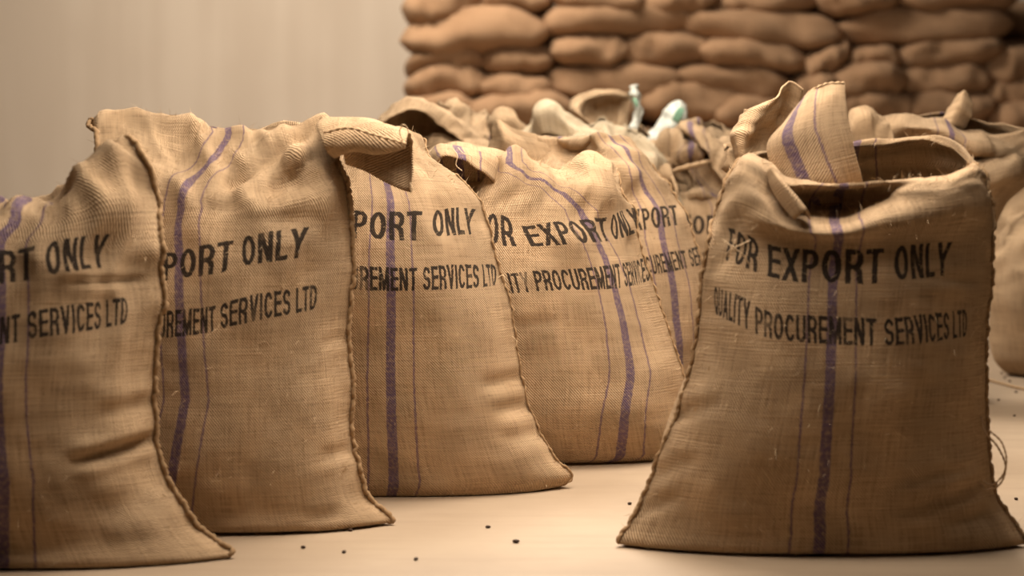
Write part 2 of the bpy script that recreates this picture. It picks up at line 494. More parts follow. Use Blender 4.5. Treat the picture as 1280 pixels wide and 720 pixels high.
def rope(name, pts, r, mat, parent, twist=0.014, flat=1.0, lump=0.25, n=None, seg=8, jitter=0.0, seed=1):
    pts = np.array(pts)
    L_ = np.linalg.norm(np.diff(pts, axis=0), axis=1).sum()
    n = n or max(8, int(L_ / (twist / 4)))
    q = line(pts, n)
    if jitter:
        for i in range(n):
            q[i] += jitter * np.array([nz(i * .21, seed), nz(i * .21, seed + 9), nz(i * .21, seed + 17)])
    t = np.gradient(q, axis=0); t /= np.linalg.norm(t, axis=1, keepdims=True) + 1e-9
    V = []; 
    s = 0
    for i in range(n):
        if i: s += np.linalg.norm(q[i] - q[i-1])
        a = np.cross(t[i], [0, 1, 0.01]); a /= np.linalg.norm(a) + 1e-9
        b = np.cross(t[i], a)
        e = 0.25 if i in (0, n - 1) else 1.0
        for k in range(seg):
            th = 2 * PI * k / seg
            rr = r * e * (1 + lump * math.cos(2 * (th - 2 * PI * s / twist / 2)))
            V.append(q[i] + rr * (a * math.cos(th) * flat + b * math.sin(th)))
    F = [(i*seg + k, i*seg + (k+1) % seg, (i+1)*seg + (k+1) % seg, (i+1)*seg + k) for i in range(n - 1) for k in range(seg)]
    F.append(tuple(range(seg))[::-1]); F.append(tuple((n-1)*seg + k for k in range(seg)))
    return link(name, mesh(name, V, F), mat, parent)

def fuzz(L, parent, n, seed, length=(0.005, 0.018)):
    """loose fibres standing off the weave"""
    r = random.Random(seed)
    Nn = L.normals()
    V, F = [], []
    lo = int(L.nv * .12)
    for _ in range(n):
        i = r.randrange(lo, L.nv - 1); j = r.randrange(L.nc)
        p = L.G[i, j] + (L.G[i, (j+1) % L.nc] - L.G[i, j]) * r.random()
        nn = Nn[i, j]
        d = nn * r.uniform(.3, 1.0) + np.array([r.gauss(0, .5), r.gauss(0, .5), r.gauss(0, .5)])
        d /= np.linalg.norm(d)
        l = r.uniform(*length)
        wv = np.cross(d, [r.random(), r.random(), r.random()]); wv *= 0.00032 / (np.linalg.norm(wv) + 1e-9)
        bend = np.array([r.gauss(0, 1), r.gauss(0, 1), r.gauss(0, 1)]) * l * .25
        a = p; b = p + d * l * .5 + bend * .5; c_ = p + d * l * .9 + bend * 1.6
        k = len(V)
        V += [a - wv, a + wv, b + wv, b - wv, c_]
        F += [(k, k+1, k+2, k+3), (k+3, k+2, k+4)]
    return tag(link('fibre_fuzz', mesh('fibre_fuzz', V, F, False), M_FUZZ, parent), kind='stuff')

def wrinkles(L, seed, amp=1.0, seam=1.0, lines_=(), vfill=None, folds=1.0, top=1.0, iters=200, crumple=.006):
    U, V = L.Uc, L.Vc
    d = gridnoise(U, V, 5, 4.5, seed) * 0.013 + gridnoise(U, V, 13, 11, seed + 1) * 0.004
    d += gridnoise(U, V, 40, 14, seed + 2) * 0.0012 + gridnoise(U, V, 14, 45, seed + 3) * 0.0012
    d *= amp
    vt = vfill if vfill is not None else V.max() * .66
    up = 1 / (1 + np.exp(-(V - vt) / .04))
    rid = 1 - np.abs(gridnoise(U, V, 6.5, 5.0, seed + 51)) * 5 + .6 * (1 - np.abs(gridnoise(U, V, 15, 11, seed + 53)) * 5)
    d += crumple * up * np.clip(rid, -1.5, 1.6)
    # puckers running in from the side seams
    su = np.minimum(np.abs(U + CLOTH_W / 2), np.abs(U - CLOTH_W / 2))
    su = np.minimum(su, np.abs(U - 1.5 * CLOTH_W))
    ph = V * 2 * PI / 0.034 + 5 * gridnoise(U * 0 + np.sign(U), V, 1, 6, seed + 4) + U * 12
    d += seam * 0.0010 * np.exp(-su / 0.045) * np.sin(ph) * np.clip(1 - np.exp(-su / 0.004), 0, 1) * (0.5 + gridnoise(U, V, 2, 9, seed + 6))
    # keep the very bottom flat
    d *= np.clip((L.G[..., 2] - 0.002) / 0.05, 0, 1)
    L.displace(d)
    # drawn creases (photo line a -> b): width, depth
    for (x0, y0, x1, y1, wd, dep) in lines_:
        a = np.array(L.find(x0, y0)); b = np.array(L.find(x1, y1))
        ab = b - a; ln = np.linalg.norm(ab) + 1e-6; t = ab / ln
        pu = L.Uc - a[0]; pv = L.Vc - a[1]
        al = pu * t[0] + pv * t[1]; ac = -pu * t[1] + pv * t[0]
        al_n = np.clip(al / ln, -.3, 1.3)
        fall = np.exp(-np.maximum(0, np.abs(al_n - .5) - .32) ** 2 / .02)
        e = -dep * np.exp(-(ac / wd) ** 2) + dep * .55 * np.exp(-((ac - 2 * wd) / (1.3 * wd)) ** 2) + dep * .4 * np.exp(-((ac + 2 * wd) / (1.3 * wd)) ** 2)
        L.displace(e * fall)
    if folds: buckle(L, seed, folds, top, vfill, iters)

def buckle(L, seed, amp=1.0, top=1.0, vtop=None, iters=220, k_at=0.022, kb=0.055):
    """lets the cloth, cut slightly longer than the filled shape needs, fall into small folds"""
    T = L.G; nv, nc = L.nv, L.nc
    U, V = L.Uc, L.Vc
    su = np.minimum(np.abs(U + CLOTH_W / 2), np.abs(U - CLOTH_W / 2)); su = np.minimum(su, np.abs(U - 1.5 * CLOTH_W))
    n1 = gridnoise(U, V, 6, 6, seed + 31) + .5; n2 = gridnoise(U, V, 5, 5, seed + 37) + .5
    vt = vtop if vtop is not None else V.max() * .7
    up = 1 / (1 + np.exp(-(V - vt) / .03))
    low = np.exp(-(L.G[..., 2] / .10) ** 2)
    ev = amp * (0.016 + 0.22 * np.exp(-su / .045) * np.clip(n1, .15, 1) + .05 * low * n2)
    eu = amp * (0.010 + 0.08 * low * np.exp(-su / .10) + top * up * .10 * np.clip(n2, .2, 1))
    def ln(A): return np.linalg.norm(A, axis=2, keepdims=True)
    w0 = 1 + .5 * eu[..., None]; w1 = 1 + .5 * ev[..., None]
    rh = ln(np.roll(T, -1, 1) - T) * (1 + eu[..., None])
    rv = ln(T[1:] - T[:-1]) * (1 + ev[:-1][..., None])
    d1 = np.roll(T, -1, 1)[1:] - T[:-1]; d2 = T[1:] - np.roll(T, -1, 1)[:-1]
    em = 1 + .5 * (eu + ev)[:-1][..., None]
    r1 = ln(d1) * em; r2 = ln(d2) * em
    Nn = L.normals()
    X = T + Nn * (gridnoise(U, V, 22, 22, seed + 3) * .004 + gridnoise(U, V, 60, 60, seed + 5) * .0004)[..., None]
    # attraction: firm on the floor and the silhouette, loose elsewhere
    k = np.full((nv, nc, 1), k_at); k[T[..., 2] < .015] = .5
    k += .12 * np.exp(-su / .006)[..., None]
    def lap(D):
        o = np.zeros_like(D)
        o += np.roll(D, 1, 1) + np.roll(D, -1, 1) - 2 * D
        o[1:-1] += D[2:] + D[:-2] - 2 * D[1:-1]
        return o
    for it in range(iters):
        C = np.zeros_like(X)
        d = np.roll(X, -1, 1) - X; l = ln(d) + 1e-9; c = d * ((l - rh) / l) * .5
        C += c - np.roll(c, 1, 1)
        d = X[1:] - X[:-1]; l = ln(d) + 1e-9; c = d * ((l - rv) / l) * .5
        C[:-1] += c; C[1:] -= c
        XR = np.roll(X, -1, 1)
        d = XR[1:] - X[:-1]; l = ln(d) + 1e-9; c = d * ((l - r1) / l) * .2
        C[:-1] += c; C[1:] -= np.roll(c, 1, 1)
        d = X[1:] - XR[:-1]; l = ln(d) + 1e-9; c = d * ((l - r2) / l) * .2
        C[1:] -= c; C[:-1] += np.roll(c, 1, 1)
        X = X + C * .55
        D = X - T
        for _ in range(2): D = D - kb * lap(lap(D)) * .5
        D *= (1 - k * .35)
        X = T + D
        X[..., 2] = np.maximum(X[..., 2], 0.0015)
    D = X - T
    for _ in range(4): D = D + .18 * lap(D)
    X = T + D; X[..., 2] = np.maximum(X[..., 2], 0.0015)
    L.G = X

def sack(name, label, group, loc, L, stripe=None, prt=None, vmax=None, seams='', nfuzz=0, seed=1, mat=None, sr=0.0046):
    root = empty(name, loc)
    tag(root, label, 'sack', group)
    o = link('sack_body', L.mesh('sack_body', stripe, prt, vmax), mat or MB, root)
    sm = o.modifiers.new('cloth', 'SOLIDIFY'); sm.thickness = 0.003; sm.offset = -0.5
    cen = L.G.mean((0, 1))
    for side in seams:
        j = 0 if side == 'l' else L.nf
        g = L.G[int(L.nv * .13):, j]
        jj = L.G[int(L.nv * .13):, (j - 2) % L.nc] * .5 + L.G[int(L.nv * .13):, (j + 2) % L.nc] * .5
        out = g - jj; out /= np.linalg.norm(out, axis=1, keepdims=True) + 1e-9
        q = g + out * sr * .6
        q[:, 2] = np.maximum(q[:, 2], 0.008)
        rope('side_seam', q[::2], sr, M_SEAM, root, twist=0.011, flat=0.9, lump=0.2, jitter=0.004, seed=seed + len(side))
    if nfuzz: fuzz(L, root, nfuzz, seed)
    return root

def plain_body(Y0, rows, tf, tb):
    """rows: (py, pxL, pxR, kf) bottom to shoulder; tf/tb front and back bulge"""
    out = []
    for k, r in enumerate(rows):
        py, a, b, q = r[:4]
        z = 0.002 if k == 0 else (0.022 if k == 1 and r[0] is None else None)
        yy = py if py is not None else 0
        dl = r[4] if len(r) > 4 else 0; dr = r[5] if len(r) > 5 else 0
        if py is None:
            py = 210 + 1391 / Y0
        out.append(body_ring(py, a, b, tf * q, tb * q, Y0, dl, dr, z=z, ef=r[6] if len(r) > 6 else .75))
    return out
# ------------------------------------------------------------------ the five big sacks of the front
GF = 'large printed sacks standing in front'
FRONTL = 'front'

# --- right foreground sack
Y0 = 2.93
rg = plain_body(Y0, [(None, 790, 1262, .55, 0, 0), (676, 774, 1279, .62, -.02, -.02, .9), (655, 784, 1268, .75, -.01, -.01, .85),
                     (620, 802, 1243, .88), (575, 821, 1233, .97), (520, 840, 1229, 1.0), (460, 858, 1229, 1.0), (400, 872, 1231, .97),
                     (345, 882, 1235, .9), (300, 892, 1238, .8)], .125, .30)
rg.append((W([(899,268,.03),(922,260,-.05),(968,278,-.10),(1010,288,-.11),(1055,288,-.11),(1105,274,-.11),(1180,264,-.09),(1222,256,-.05),(1238,262,.03)], Y0),
           W([(1238,262,.03),(1215,240,.15),(1140,235,.21),(1060,235,.22),(980,235,.2),(920,245,.13),(899,268,.03)], Y0)))
rg.append((W([(905,246,.03),(927,238,-.05),(962,256,-.085),(990,274,-.08),(1012,276,-.075),(1056,277,-.07),(1100,264,-.085),(1140,252,-.09),(1180,246,-.085),(1220,238,-.04),(1236,246,.03)], Y0),
           W([(1236,246,.03),(1214,225,.14),(1140,220,.20),(1060,222,.20),(980,224,.19),(925,230,.12),(905,246,.03)], Y0)))
rg.append((W([(910,226,.035),(930,216,-.03),(958,230,-.05),(988,250,-.01),(1014,252,.03),(1056,254,.035),(1092,246,.0),(1136,238,-.075),(1180,236,-.075),(1218,224,-.03),(1232,230,.04)], Y0),
           W([(1232,230,.04),(1208,206,.13),(1155,200,.17),(1060,205,.18),(985,208,.16),(932,212,.11),(910,226,.035)], Y0)))
rg.append((W([(917,210,.05),(934,201,-.0),(955,212,-.03),(978,230,-.035),(1005,231,-.05),(1058,233,-.055),(1098,229,-.055),(1140,226,-.06),(1182,225,-.055),(1214,213,-.02),(1227,215,.05)], Y0),
           W([(1227,215,.05),(1202,190,.12),(1162,178,.155),(1100,188,.17),(1000,193,.155),(940,194,.105),(917,210,.05)], Y0)))
rg.append((W([(924,199,.06),(940,194,.03),(957,202,.01),(979,222,.0),(1005,226,-.015),(1057,229,-.02),(1097,226,-.02),(1140,223,-.025),(1184,221,-.02),(1208,211,.01),(1220,206,.055)], Y0),
           W([(1220,206,.055),(1194,178,.11),(1165,167,.14),(1112,175,.16),(1078,180,.155),(1000,188,.145),(946,190,.10),(924,199,.06)], Y0)))
rg.append((W([(930,206,.07),(944,204,.065),(962,214,.06),(982,232,.06),(1006,238,.05),(1056,240,.045),(1098,238,.045),(1140,237,.045),(1184,234,.04),(1202,218,.055),(1212,207,.062)], Y0),
           W([(1212,207,.062),(1189,182,.10),(1163,171,.125),(1112,179,.145),(1078,184,.145),(1000,190,.135),(947,194,.10),(930,206,.07)], Y0)))
L = Loft(rg, nv=120)
wrinkles(L, 1, top=.3, crumple=.0015, vfill=.8, lines_=[(1228,600,1120,640,.012,.006),(1240,640,1170,655,.012,.004),(1225,350,1150,345,.008,.003),(905,300,960,262,.012,.004),
                       (900,330,940,300,.01,.004),(845,520,900,505,.012,.004),(820,590,870,575,.012,.004),(800,640,850,620,.01,.004),(1222,580,1120,600,.008,.003)])
GR = sack('burlap_sack', 'tan burlap sack standing alone at the right front, mouth flap upright', None,
     (0.49, 2.98, 0), L, stripe=[(1022,690),(1030,600),(1036,500),(1040,400),(1042,330),(1046,285)], vmax=L.find(1100,258)[1],
     prt=[(0,0,'l',1,910,284),(0,2,'r',1,947,299),(0,2,'r',0,947,341),(0,4,'l',1,959,305),(0,4,'l',0,959,345),(0,7,'l',1,1027,312),(0,7,'l',0,1027,353),(0,9,'r',1,1105,310),(0,9,'r',0,1103,354),(0,11,'l',1,1118,308),(0,11,'l',0,1118,351),(0,14,'r',1,1190,303),(0,14,'r',0,1184,344),(1,0,'l',1,893,357),(1,0,'l',0,894,392),(1,6,'r',1,938,375),(1,6,'r',0,938,413),(1,8,'l',1,944,384),(1,8,'l',0,944,417),(1,18,'r',1,1095,398),(1,18,'r',0,1095,432),(1,20,'l',1,1105,399),(1,20,'l',0,1105,432),(1,27,'r',1,1186,390),(1,27,'r',0,1186,424),(1,31,'r',1,1208,386),(1,31,'r',0,1208,420)],
     seams='lr', nfuzz=3600, seed=1, sr=.0036)
patch('mouth_flap', [
    [(1001,128,.10),(1013,114,.105),(1032,105,.105),(1056,103,.10)],
    [(978,156,.075),(1000,140,.06),(1030,128,.06),(1057,126,.08)],
    [(959,182,.055),(990,170,.03),(1026,160,.03),(1061,154,.06)],
    [(963,206,.045),(1000,200,.02),(1035,192,.02),(1067,184,.05)],
    [(972,232,.045),(1006,232,.015),(1042,230,.015),(1077,222,.05)],
    [(984,256,.06),(1014,258,.04),(1046,256,.04),(1080,250,.06)]], MFS, GR, Y0, stripe=(.022, .050), wr=.0015, seed=3)
rope('flap_hem', [P(1002,127,Y0+.097), P(1014,114,Y0+.102), P(1032,105.5,Y0+.102), P(1056,103.5,Y0+.097)], .0022, M_TWINE, GR, twist=.01, lump=.4, seg=6)
patch('mouth_fold', [
    [(956,216,-.03),(965,207,-.055),(973,214,-.03)],
    [(966,238,-.055),(978,228,-.09),(988,240,-.04)],
    [(980,258,-.08),(993,248,-.11),(1003,262,-.06)],
    [(994,274,-.10),(1006,264,-.12),(1013,274,-.09)]], MF, GR, Y0, wr=.001, seed=4, nv=18)
rope('loose_twine', [P(1226,520,2.9), P(1232,540,2.88), P(1248,560,2.87), P(1257,585,2.86), P(1250,605,2.86), P(1233,612,2.88), P(1226,605,2.9)], .0016, M_TWINE, GR, twist=.008, seg=6)
rope('loose_twine', [P(1228,600,2.89), P(1240,606,2.87), P(1252,596,2.86), P(1258,575,2.85), P(1250,550,2.86), P(1236,538,2.87)], .0014, M_TWINE, GR, twist=.008, seg=6)

# --- fourth sack of the left row (twisted stripe)
Y0 = 3.80
rg = plain_body(Y0, [(None, 482, 868, .6, 0, .03), (566, 470, 884, .72, 0, .03, .9), (545, 480, 872, .85, 0, .02), (510, 492, 858, .97), (460, 502, 853, 1.0), (410, 510, 836, 1.0),
                     (350, 520, 814, .95), (300, 530, 800, .85), (265, 545, 790, .72)], .15, .20)
rg.append((W([(556,250,.0),(580,246,-.03),(615,236,-.07),(650,228,-.09),(690,228,-.09),(735,228,-.09),(768,232,-.06),(782,240,.0)], Y0),
           W([(782,240,.0),(760,225,.10),(700,222,.15),(640,222,.15),(590,230,.1),(556,250,.0)], Y0)))
rg.append((W([(570,245,.0),(590,238,-.02),(618,212,-.05),(648,196,-.06),(675,206,-.05),(700,212,-.05),(738,205,-.05),(765,212,-.03),(776,222,.01)], Y0),
           W([(776,222,.01),(755,208,.08),(700,212,.12),(640,215,.12),(590,222,.09),(570,245,.0)], Y0)))
rg.append((W([(580,240,.02),(600,226,.01),(622,200,-.02),(646,184,-.02),(668,196,-.01),(692,204,.0),(735,194,.0),(760,203,.02),(770,214,.03)], Y0),
           W([(770,214,.03),(750,204,.07),(700,208,.09),(640,208,.08),(600,220,.07),(580,240,.02)], Y0)))
rg.append((W([(586,245,.04),(606,232,.04),(626,208,.02),(646,190,.02),(668,206,.03),(692,214,.05),(732,206,.05),(755,214,.05),(764,222,.05)], Y0),
           W([(764,222,.05),(748,212,.07),(700,215,.08),(640,212,.06),(606,224,.06),(586,245,.04)], Y0)))
L = Loft(rg, nv=110)
wrinkles(L, 2, lines_=[(600,262,660,235,.02,.006),(660,250,710,235,.02,.005),(640,410,700,400,.012,.003)])
G4 = sack('burlap_sack', 'burlap sack whose purple stripe slants down from a peaked mouth, fourth in left row', None,
     (-.02, 3.83, 0), L, stripe=[(762,578),(780,530),(788,470),(780,410),(768,360),(755,320),(742,290),(725,262),(700,240),(665,224),(636,206)], vmax=L.find(700,236)[1],
     prt=[(0,2,'r',1,640,273),(0,2,'r',0,646,308),(0,4,'l',1,652,283),(0,4,'l',0,664,308),(0,9,'l',1,742,272),(0,9,'r',1,759,271),(0,9,'r',0,762,301),(0,12,'l',1,770,266),(0,12,'l',0,776,298),(1,5,'l',1,638,342),(1,5,'l',0,644,366),(1,8,'l',1,665,339),(1,8,'l',0,671,364),(1,18,'r',1,773,329),(1,18,'r',0,777,360),(1,20,'l',1,777,329),(1,20,'l',0,781,359),(1,25,'r',1,799,324),(1,25,'r',0,803,354)],
     seams='lr', nfuzz=3200, seed=2, sr=.0026)
patch('mouth_curl', [
    [(541,208,-.08),(553,198,-.10),(575,198,-.11),(600,212,-.10),(622,230,-.06),(634,244,-.02)],
    [(536,200,-.04),(547,188,-.06),(575,184,-.07),(606,194,-.06),(632,210,-.03),(646,222,-.0)],
    [(538,202,.02),(550,192,.03),(576,190,.03),(606,200,.03),(632,214,.02),(648,224,.02)],
    [(545,232,.03),(560,230,.05),(585,232,.05),(612,236,.04),(636,240,.03),(650,244,.02)]], MFS, G4, Y0, stripe=.07, wr=.003, seed=8)
patch('mouth_fold', [
    [(548,190,.10),(566,180,.10),(600,182,.10),(630,190,.09),(652,200,.08)],
    [(550,204,.05),(570,194,.04),(602,194,.04),(632,203,.04),(654,214,.04)],
    [(552,220,.08),(572,214,.08),(602,214,.08),(632,220,.07),(654,228,.06)]], MF, G4, Y0, wr=.003, seed=9)

# --- third sack
Y0 = 3.45
rg = plain_body(Y0, [(None, 300, 700, .72, 0, .0), (596, 288, 713, .8, 0, .0, .9), (572, 296, 696, .88), (540, 302, 678, .95), (490, 302, 659, 1.0), (430, 302, 647, 1.0), (380, 304, 638, 1.0),
                     (320, 308, 625, .95), (280, 315, 614, .86), (245, 326, 598, .72), (218, 345, 574, .52), (200, 370, 548, .34)], .13, .19)
rg.append((W([(385,190,.03),(420,182,.0),(470,178,-.01),(510,178,-.01),(532,188,.02)], Y0), W([(532,188,.02),(500,180,.06),(440,180,.07),(385,190,.03)], Y0)))
rg.append((W([(395,176,.04),(430,170,.03),(475,167,.02),(508,166,.02),(524,174,.03)], Y0), W([(524,174,.03),(500,168,.05),(440,168,.06),(395,176,.04)], Y0)))
rg.append((W([(400,186,.04),(430,182,.035),(475,178,.03),(508,176,.03),(518,182,.035)], Y0), W([(518,182,.035),(500,180,.045),(440,182,.05),(400,186,.04)], Y0)))
L = Loft(rg, nv=110)
wrinkles(L, 3, crumple=.003, lines_=[(655,470,600,480,.012,.005),(664,505,615,515,.012,.005),(676,540,630,550,.012,.004)])
G3 = sack('burlap_sack', 'burlap sack with one straight vertical purple stripe through its lettering, third in the left row', None,
     (-.2, 3.47, 0), L, stripe=[(489,620),(489,500),(489,400),(488,300),(488,250)], vmax=L.find(470,225)[1],
     prt=[(0,6,'r',1,460,264),(0,6,'r',0,458,298),(0,9,'l',1,509,264),(0,9,'r',1,527,264),(0,9,'r',0,526,300),(0,11,'l',1,541,263),(0,11,'l',0,541,296),(0,14,'r',1,594,262),(0,14,'r',0,592,293),(1,14,'l',1,462,333),(1,14,'l',0,462,363),(1,18,'r',1,521,335),(1,18,'r',0,521,363),(1,20,'l',1,528,334),(1,20,'l',0,528,363),(1,27,'r',1,598,331),(1,27,'r',0,598,360),(1,31,'r',1,620,331),(1,31,'r',0,620,356)],
     seams='lr', nfuzz=3200, seed=3, sr=.0026)

# --- second sack
Y0 = 3.10
rg = plain_body(Y0, [(None, 70, 476, .65, 0, 0), (650, 56, 489, .75, 0, -.01, .9), (625, 70, 468, .85), (590, 84, 452, .94), (540, 96, 440, 1.0), (480, 102, 437, 1.0), (420, 106, 433, .98),
                     (360, 106, 437, .94), (310, 108, 442, .88), (275, 112, 443, .78)], .13, .16)
rg.append((W([(114,250,.0),(150,252,-.05),(210,256,-.085),(280,262,-.09),(340,258,-.09),(400,245,-.06),(441,238,.0)], Y0),
           W([(441,238,.0),(400,225,.07),(300,225,.12),(200,225,.11),(114,250,.0)], Y0)))
rg.append((W([(116,215,.0),(150,215,-.03),(205,226,-.06),(280,242,-.07),(335,240,-.06),(392,222,-.04),(434,214,.0)], Y0),
           W([(434,214,.0),(400,200,.07),(300,200,.13),(200,195,.13),(116,215,.0)], Y0)))
rg.append((W([(118,182,.0),(150,180,.0),(205,196,-.01),(270,210,-.015),(325,206,-.02),(380,192,-.02),(424,186,.02)], Y0),
           W([(424,186,.02),(400,178,.07),(300,178,.13),(200,168,.14),(118,182,.0)], Y0)))
rg.append((W([(120,160,.02),(155,155,.03),(210,168,.03),(265,180,.03),(320,176,.02),(372,166,.01),(415,158,.03)], Y0),
           W([(415,158,.03),(375,160,.08),(300,166,.13),(200,158,.14),(120,160,.02)], Y0)))
rg.append((W([(122,147,.04),(155,142,.06),(212,145,.07),(262,157,.07),(312,161,.06),(368,158,.04),(410,149,.05)], Y0),
           W([(410,149,.05),(370,158,.08),(300,163,.13),(200,152,.14),(122,147,.04)], Y0)))
rg.append((W([(124,156,.05),(158,152,.08),(212,156,.09),(262,168,.09),(312,172,.08),(368,170,.06),(405,162,.055)], Y0),
           W([(405,162,.055),(368,172,.08),(300,176,.11),(200,165,.12),(124,156,.05)], Y0)))
L = Loft(rg, nv=120)
wrinkles(L, 4, seam=1.3, crumple=.006, lines_=[(275,232,385,168,.016,.013),(338,238,398,196,.016,.012),(240,175,268,158,.008,.010),(360,236,400,214,.02,.008),
                       (436,640,380,650,.01,.004),(440,560,400,570,.01,.004),(434,420,400,430,.008,.003)])
G2 = sack('burlap_sack', 'burlap sack with a mouth corner flopping over its right seam, second in the left row', None,
     (-.5, 3.12, 0), L, stripe=[(236,660),(232,500),(226,400),(224,310),(226,250),(240,225),(270,195),(286,170)], vmax=L.find(280,262)[1],
     prt=[(0,6,'r',1,222,314),(0,6,'r',0,222,348),(0,9,'l',1,272,303),(0,9,'r',1,293,300),(0,9,'r',0,290,337),(0,11,'l',1,301,297),(0,11,'l',0,301,333),(0,14,'r',1,386,284),(0,14,'r',0,378,322),(1,18,'r',1,270,382),(1,18,'r',0,270,414),(1,20,'l',1,275,380),(1,20,'l',0,276,411),(1,27,'r',1,363,361),(1,27,'r',0,363,393),(1,31,'r',1,397,355),(1,31,'r',0,395,386)],
     seams='lr', nfuzz=3200, seed=4)
patch('mouth_flap', [
    [(424,196,.02),(404,178,-.05),(396,160,-.03),(412,150,.02),(424,170,.07),(432,205,.08)],
    [(448,188,.0),(436,182,-.06),(436,160,-.05),(446,150,.02),(456,172,.08),(456,214,.08)],
    [(472,190,-.01),(466,184,-.07),(466,166,-.06),(474,154,.02),(486,178,.09),(482,228,.08)],
    [(498,186,-.02),(494,182,-.07),(494,172,-.06),(500,160,.02),(514,184,.09),(506,238,.07)],
    [(508,184,-.02),(506,181,-.06),(508,173,-.05),(514,167,.02),(517,190,.08),(513,240,.06)]], MF, G2, Y0, wr=.004, seed=12, nv=34)
rope('hem_stitching', [P(404,166,Y0-.075), P(436,160,Y0-.085), P(466,168,Y0-.09), P(494,176,Y0-.09), P(508,180,Y0-.075)], .0022, M_TWINE, G2, twist=.012, lump=.5, seg=6)

# --- first sack (cut by the left edge)
Y0 = 2.84
rg = plain_body(Y0, [(None, -255, 270, .6, 0, -.01), (692, -270, 288, .72, 0, -.02, .9), (665, -255, 258, .82), (625, -240, 228, .92), (580, -230, 203, 1.0), (530, -225, 193, 1.0), (470, -222, 190, 1.0), (410, -220, 196, .97),
                     (350, -218, 197, .9), (300, -215, 194, .8)], .13, .13)
rg.append((W([(-212,285,.0),(-150,285,-.06),(-60,284,-.08),(20,282,-.08),(80,272,-.075),(130,255,-.06),(170,250,-.03),(192,252,.02)], Y0),
           W([(192,252,.02),(150,245,.06),(50,262,.09),(-100,265,.09),(-212,285,.0)], Y0)))
rg.append((W([(-208,268,.0),(-150,266,-.03),(-60,266,-.05),(20,264,-.05),(72,252,-.05),(115,225,-.04),(155,210,-.02),(188,222,.02)], Y0),
           W([(188,222,.02),(150,218,.04),(50,250,.07),(-100,258,.08),(-208,268,.0)], Y0)))
rg.append((W([(-205,258,.02),(-150,256,.0),(-60,257,-.01),(20,258,-.01),(74,244,-.02),(108,208,-.02),(142,178,-.02),(178,192,.02)], Y0),
           W([(178,192,.02),(140,195,.04),(60,246,.05),(-100,252,.06),(-205,258,.02)], Y0)))
rg.append((W([(-200,252,.03),(-150,250,.02),(-60,252,.02),(20,256,.02),(78,240,.0),(112,198,-.01),(134,167,.0),(160,172,.025)], Y0),
           W([(160,172,.025),(135,178,.04),(80,242,.04),(-100,250,.05),(-200,252,.03)], Y0)))
rg.append((W([(-200,262,.03),(-150,260,.03),(-60,262,.03),(20,264,.03),(80,248,.02),(114,206,.01),(136,180,.015),(154,184,.025)], Y0),
           W([(154,184,.025),(135,186,.035),(80,250,.035),(-100,260,.04),(-200,262,.03)], Y0)))
L = Loft(rg, nv=115)
wrinkles(L, 5, crumple=.008, lines_=[(90,577,190,547,.009,.014),(80,352,190,349,.006,.005),(120,515,190,500,.012,.005),(120,200,150,240,.02,.006),(190,625,120,640,.02,.005)])
G1 = sack('burlap_sack', 'burlap sack cut off by the left edge of the photo, first in the left row', None,
     (-.78, 2.86, 0), L, stripe=[(0,300),(0,400),(5,600),(-3,700)], vmax=L.find(60,284)[1],
     prt=[(0,8,'r',1,20,312),(0,8,'r',0,20,352),(0,9,'r',1,44,307),(0,9,'r',0,42,350),(0,11,'l',1,58,303),(0,11,'l',0,58,345),(0,14,'r',1,137,293),(0,14,'r',0,132,334),(1,18,'r',1,25,392),(1,18,'r',0,25,427),(1,20,'l',1,34,390),(1,20,'l',0,35,424),(1,27,'r',1,126,376),(1,27,'r',0,126,411),(1,31,'r',1,158,371),(1,31,'r',0,158,404)],
     seams='lr', nfuzz=1500, seed=5)

# --- fifth sack, half hidden behind the fourth
Y0 = 4.25
rg = plain_body(Y0, [(None, 560, 880, .6, 0, 0), (525, 540, 890, .75, 0, 0, .9), (495, 548, 882, .9), (450, 555, 881, 1.0), (400, 560, 883, 1.0),
                     (350, 565, 880, .97), (310, 570, 871, .9), (270, 580, 857, .8), (240, 592, 840, .68)], .15, .17)
rg.append((W([(604,226,.0),(640,215,-.05),(690,212,-.07),(740,208,-.09),(785,205,-.09),(812,210,-.04),(824,220,.0)], Y0),
           W([(824,220,.0),(790,208,.08),(700,208,.11),(640,212,.09),(604,226,.0)], Y0)))
rg.append((W([(610,208,.0),(640,202,-.02),(690,206,-.02),(735,206,-.03),(770,190,-.06),(800,192,-.04),(812,202,.0)], Y0),
           W([(812,202,.0),(780,190,.06),(700,192,.08),(640,196,.07),(610,208,.0)], Y0)))
rg.append((W([(612,190,.0),(640,184,.01),(690,188,.03),(730,186,.03),(762,174,-.01),(786,178,-.01),(798,192,.01)], Y0),
           W([(798,192,.01),(775,178,.04),(700,180,.07),(640,182,.05),(612,190,.0)], Y0)))
rg.append((W([(616,176,.0),(645,170,.01),(690,173,.02),(730,170,.02),(762,167,.0),(780,172,.01),(788,184,.02)], Y0),
           W([(788,184,.02),(770,174,.04),(700,176,.06),(645,174,.04),(616,176,.0)], Y0)))
rg.append((W([(620,186,.01),(645,182,.02),(690,184,.035),(730,182,.035),(758,178,.02),(772,182,.02),(780,192,.025)], Y0),
           W([(780,192,.025),(765,186,.035),(700,186,.05),(645,184,.035),(620,186,.01)], Y0)))
L = Loft(rg, nv=90, nf=60, nb=30)
wrinkles(L, 6)
